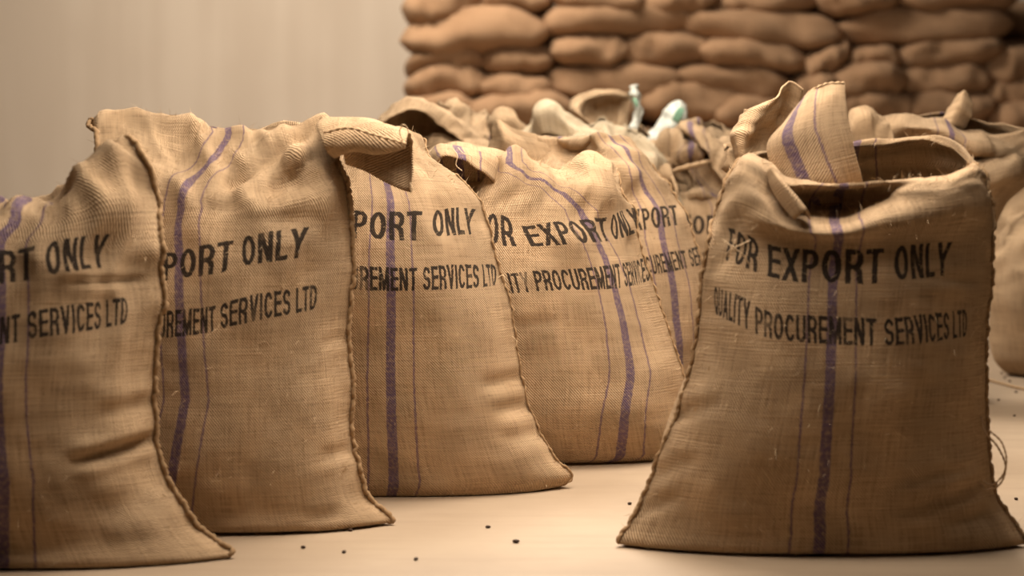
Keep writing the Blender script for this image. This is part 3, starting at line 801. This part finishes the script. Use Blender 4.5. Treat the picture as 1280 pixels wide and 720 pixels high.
G5 = sack('burlap_sack', 'burlap sack half hidden behind the fourth of the left row', None,
     (.13, 4.27, 0), L, stripe=[(850,460),(845,400),(838,340),(828,300),(815,250),(800,215),(785,192)], vmax=L.find(760,226)[1],
     prt=[(0,5,'l',1,789,262),(0,5,'l',0,792,288),(0,7,'l',1,812,260),(0,7,'l',0,816,286),(0,9,'l',1,835,257),(0,9,'l',0,840,282),(0,9,'r',1,844,256),(0,9,'r',0,849,281),(1,11,'l',1,805,321),(1,11,'l',0,809,344),(1,18,'r',1,855,313),(1,18,'r',0,860,335),(1,20,'l',1,859,312),(1,20,'l',0,864,334)],
     seams='lr', nfuzz=1500, seed=6, sr=.0026)
patch('mouth_corner', [
    [(608,192,.0),(614,168,.0),(621,150,.0)],
    [(630,196,-.03),(632,176,-.05),(626,152,-.01)],
    [(646,206,-.02),(644,182,-.03),(634,156,.0)],
    [(668,210,.0),(662,185,.0),(645,162,.01)],
    [(692,212,.03),(688,188,.02),(670,168,.02)]], MF, G5, Y0, wr=.003, seed=14, nv=30)

# stray yarn ends
def thread(par, Yd, pts, r=.0009):
    rope('loose_thread', [P(x, y, Yd + d) for x, y, d in pts], r, M_FUZZ, par, twist=.006, seg=5, lump=.15)
thread(G2, 3.02, [(503,176,0),(500,162,0),(505,156,-.005),(510,162,0),(508,174,0)])
thread(G2, 3.03, [(512,228,0),(516,236,0),(511,244,0)])
thread(G4, 3.70, [(566,186,0),(572,196,-.02),(570,206,-.02),(578,214,-.02)])
thread(G4, 3.70, [(572,184,0),(580,192,-.02),(590,196,-.02),(588,206,-.02)])
thread(GR, 2.80, [(906,320,0),(914,312,-.005),(926,306,-.005),(938,300,0)])
thread(GR, 2.80, [(903,300,0),(915,308,-.006),(928,318,-.006),(936,330,0)])
thread(GR, 2.81, [(920,298,0),(915,310,-.006),(910,322,0)])
thread(G3, 3.38, [(622,348,0),(628,344,0),(632,352,0)])
thread(G3, 3.38, [(640,420,0),(646,428,0),(642,436,0)])
# ------------------------------------------------------------------ sacks further back
def mid(label, Y0, rows, tops, cr=.016, tf=.16, tb=.16, seed=20, group=None, stripe=None, prt=None, vcut=10, seams='', name='burlap_sack', nv=70, nf=48, nb=26, wr=1.2, mat=None):
    rg = plain_body(Y0, rows, tf, tb)
    for f, b in tops: rg.append((W(f, Y0), W(b, Y0)))
    L = Loft(rg, nv=nv, nf=nf, nb=nb)
    wrinkles(L, seed, amp=wr, folds=1.3, iters=120, crumple=cr)
    a = (rows[0][1] + rows[0][2]) / 2
    loc = P(a, 210 + 1391 / Y0, Y0); loc[2] = 0
    return sack(name, label, group, tuple(loc), L, stripe=stripe, prt=prt, vmax=L.Vc[-vcut, 0], seams=seams, seed=seed, mat=mat), L

# tied sack between the fifth one and the right foreground sack
Y0 = 5.3
GT, L = mid("open sack with its neck tied by a frayed string, left of the foreground sack", Y0,
    [(None, 770, 1000, .7), (455, 764, 1008, .85), (430, 770, 1000, .95), (380, 776, 994, 1), (330, 780, 990, 1), (290, 786, 984, .95), (262, 796, 972, .85), (248, 806, 950, .7)],
    [([(822,236,0),(860,240,-.12),(900,236,-.1),(925,226,0)], [(925,226,0),(900,222,.06),(850,222,.06),(822,236,0)]),
     ([(832,222,0),(850,224,-.06),(868,228,-.09),(886,216,-.06),(900,206,0)], [(900,206,0),(880,206,.04),(850,210,.04),(832,222,0)]),
     ([(824,208,0),(836,202,-.06),(850,212,-.05),(866,206,-.08),(884,202,-.05),(898,196,0)], [(898,196,0),(880,190,.05),(850,190,.05),(824,208,0)]),
     ([(806,196,0),(820,194,-.08),(838,200,-.06),(858,188,-.10),(884,196,-.05),(910,200,0)], [(910,200,0),(900,178,.06),(850,172,.06),(806,196,0)]),
     ([(818,188,0),(822,168,-.06),(840,158,-.05),(862,166,-.08),(890,176,-.04),(916,198,0)], [(916,198,0),(898,166,.05),(850,156,.05),(818,188,0)]),
     ([(828,190,0),(830,175,-.02),(842,168,-.01),(862,174,-.03),(888,184,-.0),(908,202,0)], [(908,202,0),(892,176,.03),(850,166,.03),(828,190,0)])],
    seed=21, stripe=[(905,330),(905,260)],
    prt=[(0,0,'r',1,863,268),(0,1,'l',1,866,269),(0,1,'l',0,866,293),(0,1,'r',1,880,269),(0,1,'r',0,880,293),(0,2,'l',1,884,269),(0,2,'l',0,884,293),(0,4,'r',1,912,269),(0,4,'r',0,912,293)], wr=1.6)
rope('tie_string', [P(830,222,Y0-.06), P(842,214,Y0-.12), P(860,208,Y0-.16), P(882,203,Y0-.13), P(900,196,Y0-.06)], .006, M_TWINE, GT, twist=.03)
rope('tie_string', [P(836,214,Y0-.13), P(832,226,Y0-.15), P(838,240,Y0-.17), P(834,252,Y0-.17)], .004, M_TWINE, GT, twist=.03)
rope('tie_string', [P(836,214,Y0-.13), P(842,226,Y0-.16), P(846,240,Y0-.18), P(845,256,Y0-.18)], .004, M_TWINE, GT, twist=.03)
patch('mouth_flap', [
    [(850,152,.0),(868,154,-.02),(884,162,-.02),(900,176,-.02),(918,194,-.02),(926,210,-.02)],
    [(852,162,-.08),(870,168,-.1),(884,178,-.1),(898,192,-.1),(912,206,-.1),(922,226,-.1)],
    [(866,178,-.1),(876,184,-.12),(886,196,-.13),(894,210,-.13),(902,224,-.13),(914,240,-.12)]], MFS, GT, Y0, stripe=.03, wr=.006, seed=22)
patch('mouth_flap', [
    [(803,214,-.02),(818,206,-.10),(838,206,-.12)],
    [(806,222,-.03),(822,218,-.14),(842,222,-.15)],
    [(812,232,-.03),(828,232,-.13),(846,240,-.14)]], MF, GT, Y0, wr=.006, seed=23)

# hooded sack at the left rear
Y0 = 4.95
GH, L = mid('open sack with a large hood-like fold over its dark mouth, behind the third sack', Y0,
    [(None, 430, 700, .7), (475, 424, 708, .85), (440, 432, 700, 1), (380, 440, 694, 1), (320, 446, 690, 1), (270, 452, 684, .95), (235, 458, 676, .85), (214, 466, 664, .7)],
    [([(474,200,0),(530,200,-.08),(600,202,-.08),(640,204,-.02)], [(640,204,0),(600,190,.08),(520,190,.08),(474,200,0)]),
     ([(474,190,0),(530,190,-.03),(600,194,-.03),(630,196,0)], [(630,196,0),(590,184,.05),(520,180,.05),(474,190,0)])],
    seed=24, vcut=6)
patch('mouth_hood', [
    [(470,175,-.12),(486,148,-.14),(512,138,-.14),(540,146,-.12),(566,166,-.1),(588,188,-.08)],
    [(472,160,-.06),(490,134,-.07),(514,124,-.07),(548,132,-.06),(574,152,-.05),(596,184,-.04)],
    [(476,152,.0),(492,130,.0),(514,122,.0),(546,128,.0),(574,148,.0),(600,180,.0)],
    [(480,160,.07),(496,142,.08),(520,136,.09),(548,146,.09),(576,164,.09),(602,188,.08)],
    [(480,200,.10),(500,196,.12),(524,194,.12),(552,196,.12),(576,200,.12),(602,204,.10)]], MF, GH, Y0, wr=.006, seed=25, nv=34)
patch('mouth_fold', [
    [(524,172,-.02),(548,168,-.05),(580,174,-.06),(606,178,-.07),(622,184,-.06)],
    [(530,190,-.05),(552,184,-.1),(580,186,-.11),(604,190,-.12),(622,198,-.1)],
    [(536,204,-.04),(556,204,-.09),(580,206,-.1),(604,206,-.1),(620,208,-.08)]], MF, GH, Y0, wr=.006, seed=26)
patch('mouth_fold', [
    [(498,214,-.20),(530,196,-.22),(560,182,-.20),(600,186,-.2),(636,198,-.2)],
    [(498,224,-.24),(532,208,-.27),(562,198,-.25),(600,200,-.25),(636,210,-.25)],
    [(500,240,-.24),(534,232,-.27),(562,226,-.25),(600,226,-.25),(636,232,-.25)]], MF, GH, Y0, wr=.006, seed=27)

Y0 = 5.45
GI, L = mid('sack with a long slanting folded edge, just right of the hooded one', Y0,
    [(None, 520, 760, .7), (455, 514, 766, .9), (400, 524, 756, 1), (330, 530, 750, 1), (270, 536, 744, .95), (230, 542, 736, .8), (205, 548, 726, .6)],
    [([(545,140,.0),(562,142,-.05),(600,170,-.08),(650,180,-.08),(700,186,-.05),(718,194,0)], [(718,194,0),(690,178,.05),(620,160,.06),(545,140,0)]),
     ([(548,130,.0),(562,132,-.02),(600,154,-.04),(640,164,-.05),(680,172,-.03),(706,184,0)], [(706,184,0),(680,168,.04),(610,146,.04),(548,130,0)]),
     ([(550,128,.0),(562,128,.02),(602,150,.02),(642,160,.02),(680,170,.02),(700,182,.01)], [(700,182,0),(680,168,.04),(610,148,.04),(550,128,0)])],
    seed=28, vcut=6)
patch('mouth_fold', [
    [(610,152,-.1),(624,136,-.1),(642,140,-.1),(656,154,-.1)],
    [(612,166,-.14),(626,150,-.17),(642,152,-.16),(656,166,-.14)],
    [(616,190,-.14),(630,184,-.17),(642,184,-.16),(656,192,-.14)]], MF, GI, Y0, wr=.006, seed=29)

Y0 = 5.2
JP = (0.62, 0.50, 0.345, 1)
M_PALE = burlap('pale_burlap', JP, (0.54, 0.42, 0.28, 1), printed=False, stripes=False)
GJ, L = mid('pale creamy sack with a flattened rumpled top, behind the fifth sack', Y0,
    [(None, 640, 880, .7), (465, 634, 886, .9), (400, 642, 876, 1), (330, 648, 870, 1), (270, 652, 862, .95), (230, 656, 852, .85), (205, 658, 838, .7)],
    [([(650,184,0),(690,182,-.10),(740,182,-.12),(790,186,-.08),(820,196,0)], [(820,196,0),(790,176,.08),(700,172,.1),(650,184,0)]),
     ([(655,166,0),(690,166,-.06),(740,172,-.08),(785,172,-.06),(806,182,0)], [(806,182,0),(780,164,.06),(700,160,.08),(655,166,0)]),
     ([(664,154,0),(690,156,-.01),(740,162,-.02),(775,164,-.02),(796,174,0)], [(796,174,0),(770,160,.04),(700,154,.05),(664,154,0)])],
    seed=30, vcut=6, mat=M_PALE)
patch('mouth_curl', [
    [(664,156,0),(668,136,-.02),(682,127,-.02),(700,134,-.02),(722,150,-.02),(746,164,0)],
    [(666,164,-.06),(672,146,-.09),(684,140,-.1),(700,148,-.1),(722,162,-.1),(746,172,-.08)],
    [(668,178,-.06),(676,168,-.09),(686,166,-.1),(702,170,-.1),(722,176,-.1),(744,182,-.08)]], M_PALE, GJ, Y0, wr=.005, seed=31)

Y0 = 5.7
GK, L = mid('sack with a wide open rolled mouth showing brown inside, in front of the stacked wall', Y0,
    [(None, 690, 920, .7), (445, 684, 926, .9), (380, 694, 916, 1), (310, 700, 910, 1), (250, 704, 902, .95), (215, 706, 890, .8)],
    [([(706,190,0),(740,186,-.08),(800,184,-.1),(850,184,-.06),(880,192,0)], [(880,192,0),(840,176,.08),(760,172,.08),(706,190,0)]),
     ([(712,176,0),(740,176,-.03),(800,174,-.04),(850,174,-.03),(872,184,0)], [(872,184,0),(840,168,.05),(760,166,.05),(712,176,0)])],
    seed=32, vcut=6)
patch('mouth_lining', [
    [(716,130,.06),(740,118,.08),(768,113,.08),(786,116,.06)],
    [(718,150,.06),(745,148,.10),(768,146,.10),(784,146,.06)],
    [(722,178,.04),(748,178,.08),(768,176,.08),(782,176,.04)]], MF, GK, Y0, wr=.006, seed=33)
patch('mouth_rim', [
    [(786,116,.04),(766,112,.03),(738,116,.0),(714,127,-.04),(712,140,-.06),(730,152,-.08),(756,168,-.10),(778,178,-.10)],
    [(786,122,.04),(766,118,-.0),(740,122,-.05),(724,130,-.10),(720,138,-.13),(736,152,-.15),(760,168,-.16),(780,180,-.14)],
    [(786,128,.06),(766,124,.04),(744,128,.02),(732,134,-.03),(728,144,-.08),(738,160,-.10),(758,178,-.12),(778,190,-.12)]], MF, GK, Y0, wr=.004, seed=34)
lt = patch('liner_strap', [
    [(784,110,-.06),(788,122,-.08),(789,138,-.08),(787,156,-.08)],
    [(790,108,-.10),(795,122,-.12),(796,140,-.12),(792,162,-.12)],
    [(794,109,-.06),(799,122,-.08),(801,138,-.08),(798,156,-.08)]], M_LINER, GK, Y0, wr=.008, seed=35)
lt['label'] = 'crumpled white plastic liner strip'
gp = patch('green_mark', [
    [(791,123,-.135),(793,128,-.14),(794,133,-.14)],
    [(795,123,-.135),(797,128,-.14),(798,133,-.14)]], M_GREEN, GK, Y0, wr=.001, seed=36, nu=8, nv=6)

Y0 = 5.9
GLn, L = mid('sack with a white plastic liner corner marked green, behind the tied sack', Y0,
    [(None, 800, 1010, .7), (440, 795, 1016, .9), (380, 803, 1008, 1), (300, 808, 1000, 1), (240, 812, 990, .95), (205, 816, 976, .8)],
    [([(810,184,0),(850,178,-.1),(900,176,-.1),(940,184,0)], [(940,184,0),(900,168,.08),(850,168,.08),(810,184,0)]),
     ([(812,170,0),(850,166,-.04),(900,164,-.05),(930,174,0)], [(930,174,0),(900,160,.05),(850,160,.05),(812,170,0)])],
    seed=37, vcut=6)
lt = patch('plastic_liner', [
    [(806,172,-.1),(822,152,-.1),(834,134,-.1),(846,126,-.1)],
    [(816,178,-.15),(832,160,-.17),(844,142,-.17),(852,127,-.14)],
    [(834,180,-.14),(846,166,-.17),(855,150,-.16),(857,132,-.13)],
    [(848,178,-.1),(856,166,-.12),(860,152,-.11),(859,138,-.1)]], M_LINER, GLn, Y0, wr=.006, seed=38)
lt['label'] = 'white plastic liner corner'
patch('green_mark', [
    [(840,150,-.19),(845,138,-.19),(849,134,-.18)],
    [(848,153,-.19),(853,144,-.185),(855,137,-.175)]], M_GREEN, GLn, Y0, wr=.001, seed=39, nu=8, nv=6)

# sack behind the left shoulder of the foreground one
Y0 = 3.95
GQ, L = mid("sack with a twisted upright corner, behind the left shoulder of the foreground sack", Y0,
    [(None, 880, 1180, .6), (550, 872, 1188, .8), (500, 888, 1180, .95), (430, 900, 1172, 1), (350, 904, 1160, 1), (290, 906, 1150, .95), (250, 908, 1136, .85), (225, 912, 1110, .7)],
    [([(908,205,0),(930,205,-.06),(980,210,-.10),(1040,215,-.05),(1070,220,0)], [(1070,220,0),(1030,190,.08),(960,185,.08),(908,205,0)]),
     ([(906,185,0),(928,190,-.02),(970,198,-.04),(1020,200,-.02),(1040,205,0)], [(1040,205,0),(1010,175,.06),(950,170,.06),(906,185,0)])],
    seed=40, vcut=6, group=None)
patch('mouth_flap', [
    [(920,205,-.02),(917,175,-.02),(922,150,-.02),(930,136,-.02)],
    [(930,208,-.07),(926,178,-.08),(934,150,-.06),(944,132,-.04)],
    [(944,206,-.04),(938,182,-.04),(952,150,-.05),(970,122,-.04)],
    [(966,208,-.03),(954,178,.0),(968,146,-.01),(984,108,-.02)],
    [(985,210,.02),(975,184,.05),(982,150,.04),(992,103,.0)],
    [(1010,214,.02),(998,190,.05),(996,150,.03),(1004,112,.0)]], MF, GQ, Y0, wr=.006, seed=41, nv=34)
patch('mouth_lining', [
    [(935,150,.07),(960,135,.08),(985,125,.08),(1000,120,.07)],
    [(935,180,.07),(960,172,.09),(985,168,.09),(1000,165,.07)],
    [(930,212,.05),(960,212,.07),(985,212,.07),(1005,212,.05)]], MF, GQ, Y0, wr=.006, seed=42)

# wide sack behind the right shoulder of the foreground one
Y0 = 4.7
GW, L = mid("wide slumped sack with small dark hole, behind the foreground sack's right shoulder", Y0,
    [(None, 968, 1226, .7), (490, 958, 1230, .85), (455, 966, 1228, 1), (400, 980, 1230, 1), (330, 1000, 1236, .97), (280, 1020, 1246, .9), (250, 1036, 1262, .8)],
    [([(1052,226,0),(1100,225,-.10),(1160,226,-.14),(1215,228,-.15),(1262,220,-.10),(1292,214,0)], [(1292,214,0),(1240,195,.08),(1120,195,.1),(1052,226,0)]),
     ([(1056,196,0),(1100,200,-.08),(1160,204,-.10),(1215,212,-.13),(1262,206,-.09),(1291,198,0)], [(1291,198,0),(1240,180,.08),(1120,180,.1),(1056,196,0)]),
     ([(1060,180,0),(1100,184,-.04),(1160,186,-.01),(1205,196,-.01),(1245,200,-.06),(1290,184,0)], [(1290,184,0),(1240,172,.08),(1120,168,.09),(1060,180,0)]),
     ([(1064,160,0),(1095,162,-.06),(1140,160,-.09),(1180,166,-.10),(1215,182,-.11),(1250,186,-.06),(1290,172,0)], [(1290,172,0),(1240,162,.05),(1120,152,.06),(1064,160,0)]),
     ([(1070,150,0),(1092,149,-.02),(1140,146,-.03),(1185,151,-.03),(1216,164,-.03),(1250,168,-.02),(1286,162,0)], [(1286,162,0),(1240,158,.02),(1150,146,.01),(1070,150,0)])],
    cr=.004, seed=43, vcut=6)
patch('mouth_scrap', [
    [(1166,158,.0),(1180,140,.0),(1196,116,.0)],
    [(1184,160,-.03),(1194,142,-.04),(1206,112,-.01)],
    [(1200,164,.0),(1212,148,-.01),(1214,124,.0)]], MF, GW, Y0, wr=.006, seed=44)
patch('mouth_fold', [
    [(1050,168,-.04),(1062,150,-.05),(1084,136,-.05),(1100,142,-.05),(1120,150,-.04)],
    [(1060,180,-.09),(1068,158,-.10),(1084,148,-.10),(1098,156,-.09),(1118,160,-.08)],
    [(1056,190,-.07),(1062,180,-.09),(1080,176,-.10),(1098,178,-.10),(1118,178,-.09)]], MF, GW, Y0, wr=.005, seed=45)
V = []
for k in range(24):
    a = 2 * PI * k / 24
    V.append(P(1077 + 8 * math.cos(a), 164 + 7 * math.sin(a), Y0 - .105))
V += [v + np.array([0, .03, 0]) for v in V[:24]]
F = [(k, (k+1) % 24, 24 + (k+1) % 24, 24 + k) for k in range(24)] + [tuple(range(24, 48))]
M_DARK = plain('painted_hole_shade', (.03, .018, .01), 1.0)  # near-black colour stands in for the shade inside the hole
link('mouth_hole_shade', mesh('mouth_hole_shade', V, F), M_DARK, GW)

# two sacks at the right edge
Y0 = 5.2
mid('sack behind the round one at the right edge, only its narrow left flank showing', Y0 + .75,
    [(None, 1245, 1480, .8), (430, 1240, 1486, .95), (380, 1240, 1486, 1), (300, 1244, 1480, 1), (260, 1248, 1470, .95), (225, 1256, 1455, .85), (205, 1266, 1440, .65)],
    [([(1272,196,0),(1320,190,-.08),(1390,190,-.08),(1430,200,0)], [(1430,200,0),(1380,185,.06),(1320,185,.06),(1272,196,0)]),
     ([(1290,190,0),(1320,184,-.03),(1380,184,-.03),(1410,192,0)], [(1410,192,0),(1380,182,.03),(1320,182,.03),(1290,190,0)])], seed=46, vcut=6)
Y0 = 6.0
Y0 = 5.35
mid('round-bellied sack at the right edge standing on the floor beyond the foreground sack', Y0,
    [(None, 1262, 1500, .75), (452, 1250, 1510, .9), (425, 1240, 1520, 1), (385, 1236, 1524, 1.05), (340, 1238, 1520, 1), (300, 1247, 1510, .9), (272, 1262, 1490, .75), (262, 1275, 1470, .5)],
    [([(1290,252,0),(1340,246,-.06),(1400,246,-.06),(1450,256,0)], [(1450,256,0),(1400,240,.05),(1340,240,.05),(1290,252,0)])], tf=.2, tb=.2, seed=47, vcut=5)

# ------------------------------------------------------------------ stacked wall of sacks
m, nt, bs = nodes('stacked_burlap')
M_STACK = burlap('stacked_burlap', (0.37, 0.228, 0.132, 1), (0.31, 0.185, 0.104, 1), printed=False, stripes=False, weave=False)
M_MARK = plain('faded_purple_band', (0.24, 0.15, 0.14), 0.9)

def bag_mesh(seed, ln=.74, th=.17, mid=0.0, tilt=0.0, dep=.6):
    """one lying sack: mid = rise of its middle, tilt = rise from left to right end"""
    r = random.Random(seed)
    na, nl = 22, 30
    V = []
    le, re_ = r.uniform(.5, .75), r.uniform(.5, .75)
    for i in range(nl):
        t = -math.cos(PI * i / (nl - 1)); t = math.copysign(abs(t) ** .85, t)
        e = max(.12, (1 - abs(t) ** 3.4) ** (le if t < 0 else re_)) if abs(t) < 1 else .12
        for k in range(na):
            a = 2 * PI * k / na
            ca, sa = math.cos(a), math.sin(a)
            y = math.copysign(abs(ca) ** .75, ca); z = math.copysign(abs(sa) ** .8, sa)
            n = nz(t * 1.5 + seed * 5, y * 1.2, z * 1.1)
            n2 = nz(t * 5 + seed * 5, y * 3, z * 3)
            d = 1 + .20 * n + .09 * n2
            x = t * ln / 2 + .012 * nz(y * 2, z * 2, seed + 3)
            zz = z * e * th / 2 * d + mid * (1 - t * t) + tilt * t / 2 + .008 * nz(t * 2.2, seed * 3.3, 1)
            V.append((x, y * e ** .4 * dep / 2 * d, zz))
    F = [(i*na + k, (i+1)*na + k, (i+1)*na + (k+1) % na, i*na + (k+1) % na) for i in range(nl - 1) for k in range(na)]
    F.append(tuple(range(na))); F.append(tuple((nl-1)*na + k for k in range(na))[::-1])
    me = mesh('stacked_sack', V, F); me.materials.append(M_STACK)
    return me
BAGS = [bag_mesh(i) for i in range(4)]
YS = 9.1
# measured: left, right, y at left, y middle, y right, thickness
ROWS = {
 'top layer': [(503,602,8,0,-4,52),(598,692,2,-8,-6,44),(688,814,-14,-8,2,36),(806,902,4,-6,-10,40),(892,1028,8,-5,-2,40),(1022,1126,-4,-4,-6,36),(1120,1282,-8,-8,-8,36)],
 'second layer': [(503,686,48,34,34,52),(678,870,28,22,26,46),(852,1058,22,32,40,50),(1052,1274,32,26,26,48)],
 'third layer': [(505,604,84,73,72,36),(597,694,74,76,74,40),(688,790,58,58,60,38),(776,892,62,62,58,46),(872,1012,62,66,76,40),(1004,1066,78,74,52,38),(1060,1136,68,68,68,30),(1126,1266,74,62,62,38),(1236,1330,78,76,70,46)],
 'fourth layer': [(504,606,110,102,102,44),(598,694,110,110,114,36),(686,862,96,98,98,46),(842,1000,94,100,112,40),(990,1050,112,108,100,38),(1040,1140,100,98,96,38),(1122,1250,96,98,98,42),(1236,1330,116,114,112,42)],
 'fifth layer': [(503,598,138,136,136,34),(584,724,142,137,142,42),(716,802,140,140,140,38),(794,928,124,124,126,50),(880,1006,136,138,140,42),(1000,1060,142,140,138,40),(1046,1150,134,132,132,40),(1130,1250,138,136,134,44),(1242,1330,148,146,144,40)],
}
ORD = ['leftmost', 'second from the left', 'third from the left', 'fourth from the left', 'fifth from the left', 'sixth from the left', 'seventh from the left', 'eighth from the left', 'rightmost']
def add_bag(seed, x0, x1, ya, yb, yc, th, label, r, Y=YS):
    a, b = P(x0, ya, Y), P(x1, yc, Y); c_ = P((x0 + x1) / 2, yb, Y)
    base = (a[2] + b[2]) / 2
    me = bag_mesh(seed, (b[0] - a[0]) * 1.06, th * Y / FPX * 1.24, c_[2] - base, b[2] - a[2])
    o = bpy.data.objects.new('stacked_sack', me)
    o.location = ((a[0] + b[0]) / 2, Y + .28 + r.uniform(-.05, .05), base)
    o.rotation_euler = (r.uniform(-.06, .06), 0, r.uniform(-.05, .05))
    COL.objects.link(o)
    tag(o, label, 'sack', 'sacks lying in the rear stacked wall')
    return o
r = random.Random(3)
# second depth of the stack, seen only through chinks
for q in range(8):
    for k in range(5):
        o = bpy.data.objects.new('stacked_sack', BAGS[(q + k) % 4])
        x = P(530, 0, YS)[0] + .40 + k * .66
        o.location = (x, YS + .86, .09 + q * .185); o.scale = (1.0, 1, 1.2)
        COL.objects.link(o)
        tag(o, 'brown sack inside the rear stack, behind its face', 'sack', 'sacks in the second depth of the rear stack')
cnt = 0
for ly, lst in ROWS.items():
    for k, bg in enumerate(lst):
        pos = ORD[-1] if k == len(lst) - 1 else ORD[k]
        o = add_bag(cnt + 10, *bg, 'brown lying sack, %s in the rear stack\'s %s' % (pos, ly), r)
        cnt += 1
# the lower layers, which only show from another standpoint
zt = P(700, 160, YS)[2]
nlow = 4
hh = zt / nlow
for q in range(nlow):
    x = P(504, 160, YS)[0]
    k = 0
    while x < 2.6:
        ln = r.uniform(.66, .8)
        o = bpy.data.objects.new('stacked_sack', BAGS[(q + k) % 4])
        o.location = (x + ln / 2, YS + .28 + r.uniform(-.03, .03), zt - (q + .5) * hh)
        o.scale = (ln * 1.03 / .74, 1, hh * 1.08 / .17)
        COL.objects.link(o)
        tag(o, 'brown sack lying low in the rear stacked wall, hidden behind the standing sacks', 'sack', 'low sacks in the rear stacked wall')
        x += ln - .02; k += 1

# ------------------------------------------------------------------ small things on the floor
fx = [(645,683),(430,696),(438,668),(787,634),(1252,468),(1262,478),(1266,462),(1270,492),(1268,522),(1256,474),(1248,502),(1270,628),(610,664),(520,705),(379,690)]
wordpos = {}
for k, (x, y) in enumerate(fx):
    Y = 1391 / (y - 210); p = P(x, y, Y)
    V = []
    rr = .0035 if k not in (0,) else .0045
    for i in range(5):
        ph = -PI/2 + PI * i / 4
        for j in range(8):
            th = 2 * PI * j / 8
            V.append((rr * 1.4 * math.cos(ph) * math.cos(th), rr * math.cos(ph) * math.sin(th), rr * .7 * math.sin(ph) + rr * .7))
    F = [(i*8 + j, i*8 + (j+1) % 8, (i+1)*8 + (j+1) % 8, (i+1)*8 + j) for i in range(4) for j in range(8)]
    o = link('spilled_grain', mesh('spilled_grain', V, F), M_BEAN)
    o.location = (p[0], p[1], 0); o.rotation_euler.z = k * 1.3
    right = x > 1200
    tag(o, 'tiny dark grain spilled on the floor right of the foreground sack' if right else 'tiny dark grain spilled on the open floor between the left row and foreground sack', 'grain',
        'grains at the right edge' if right else 'grains on the open floor')
tw = rope('floor_twine', [P(1180, 470, 5.2) * [1,1,0] + [0,0,.006]] + [(P(x, y, 1391 / (y - 210)) * [1, 1, 0] + [0, 0, .005]) for x, y in ((1215,474),(1232,477),(1252,482),(1275,488),(1300,492))], .0035, M_TWINE, None, twist=.03)
tag(tw, 'thin brown twine lying on the floor right of the foreground sack', 'twine')
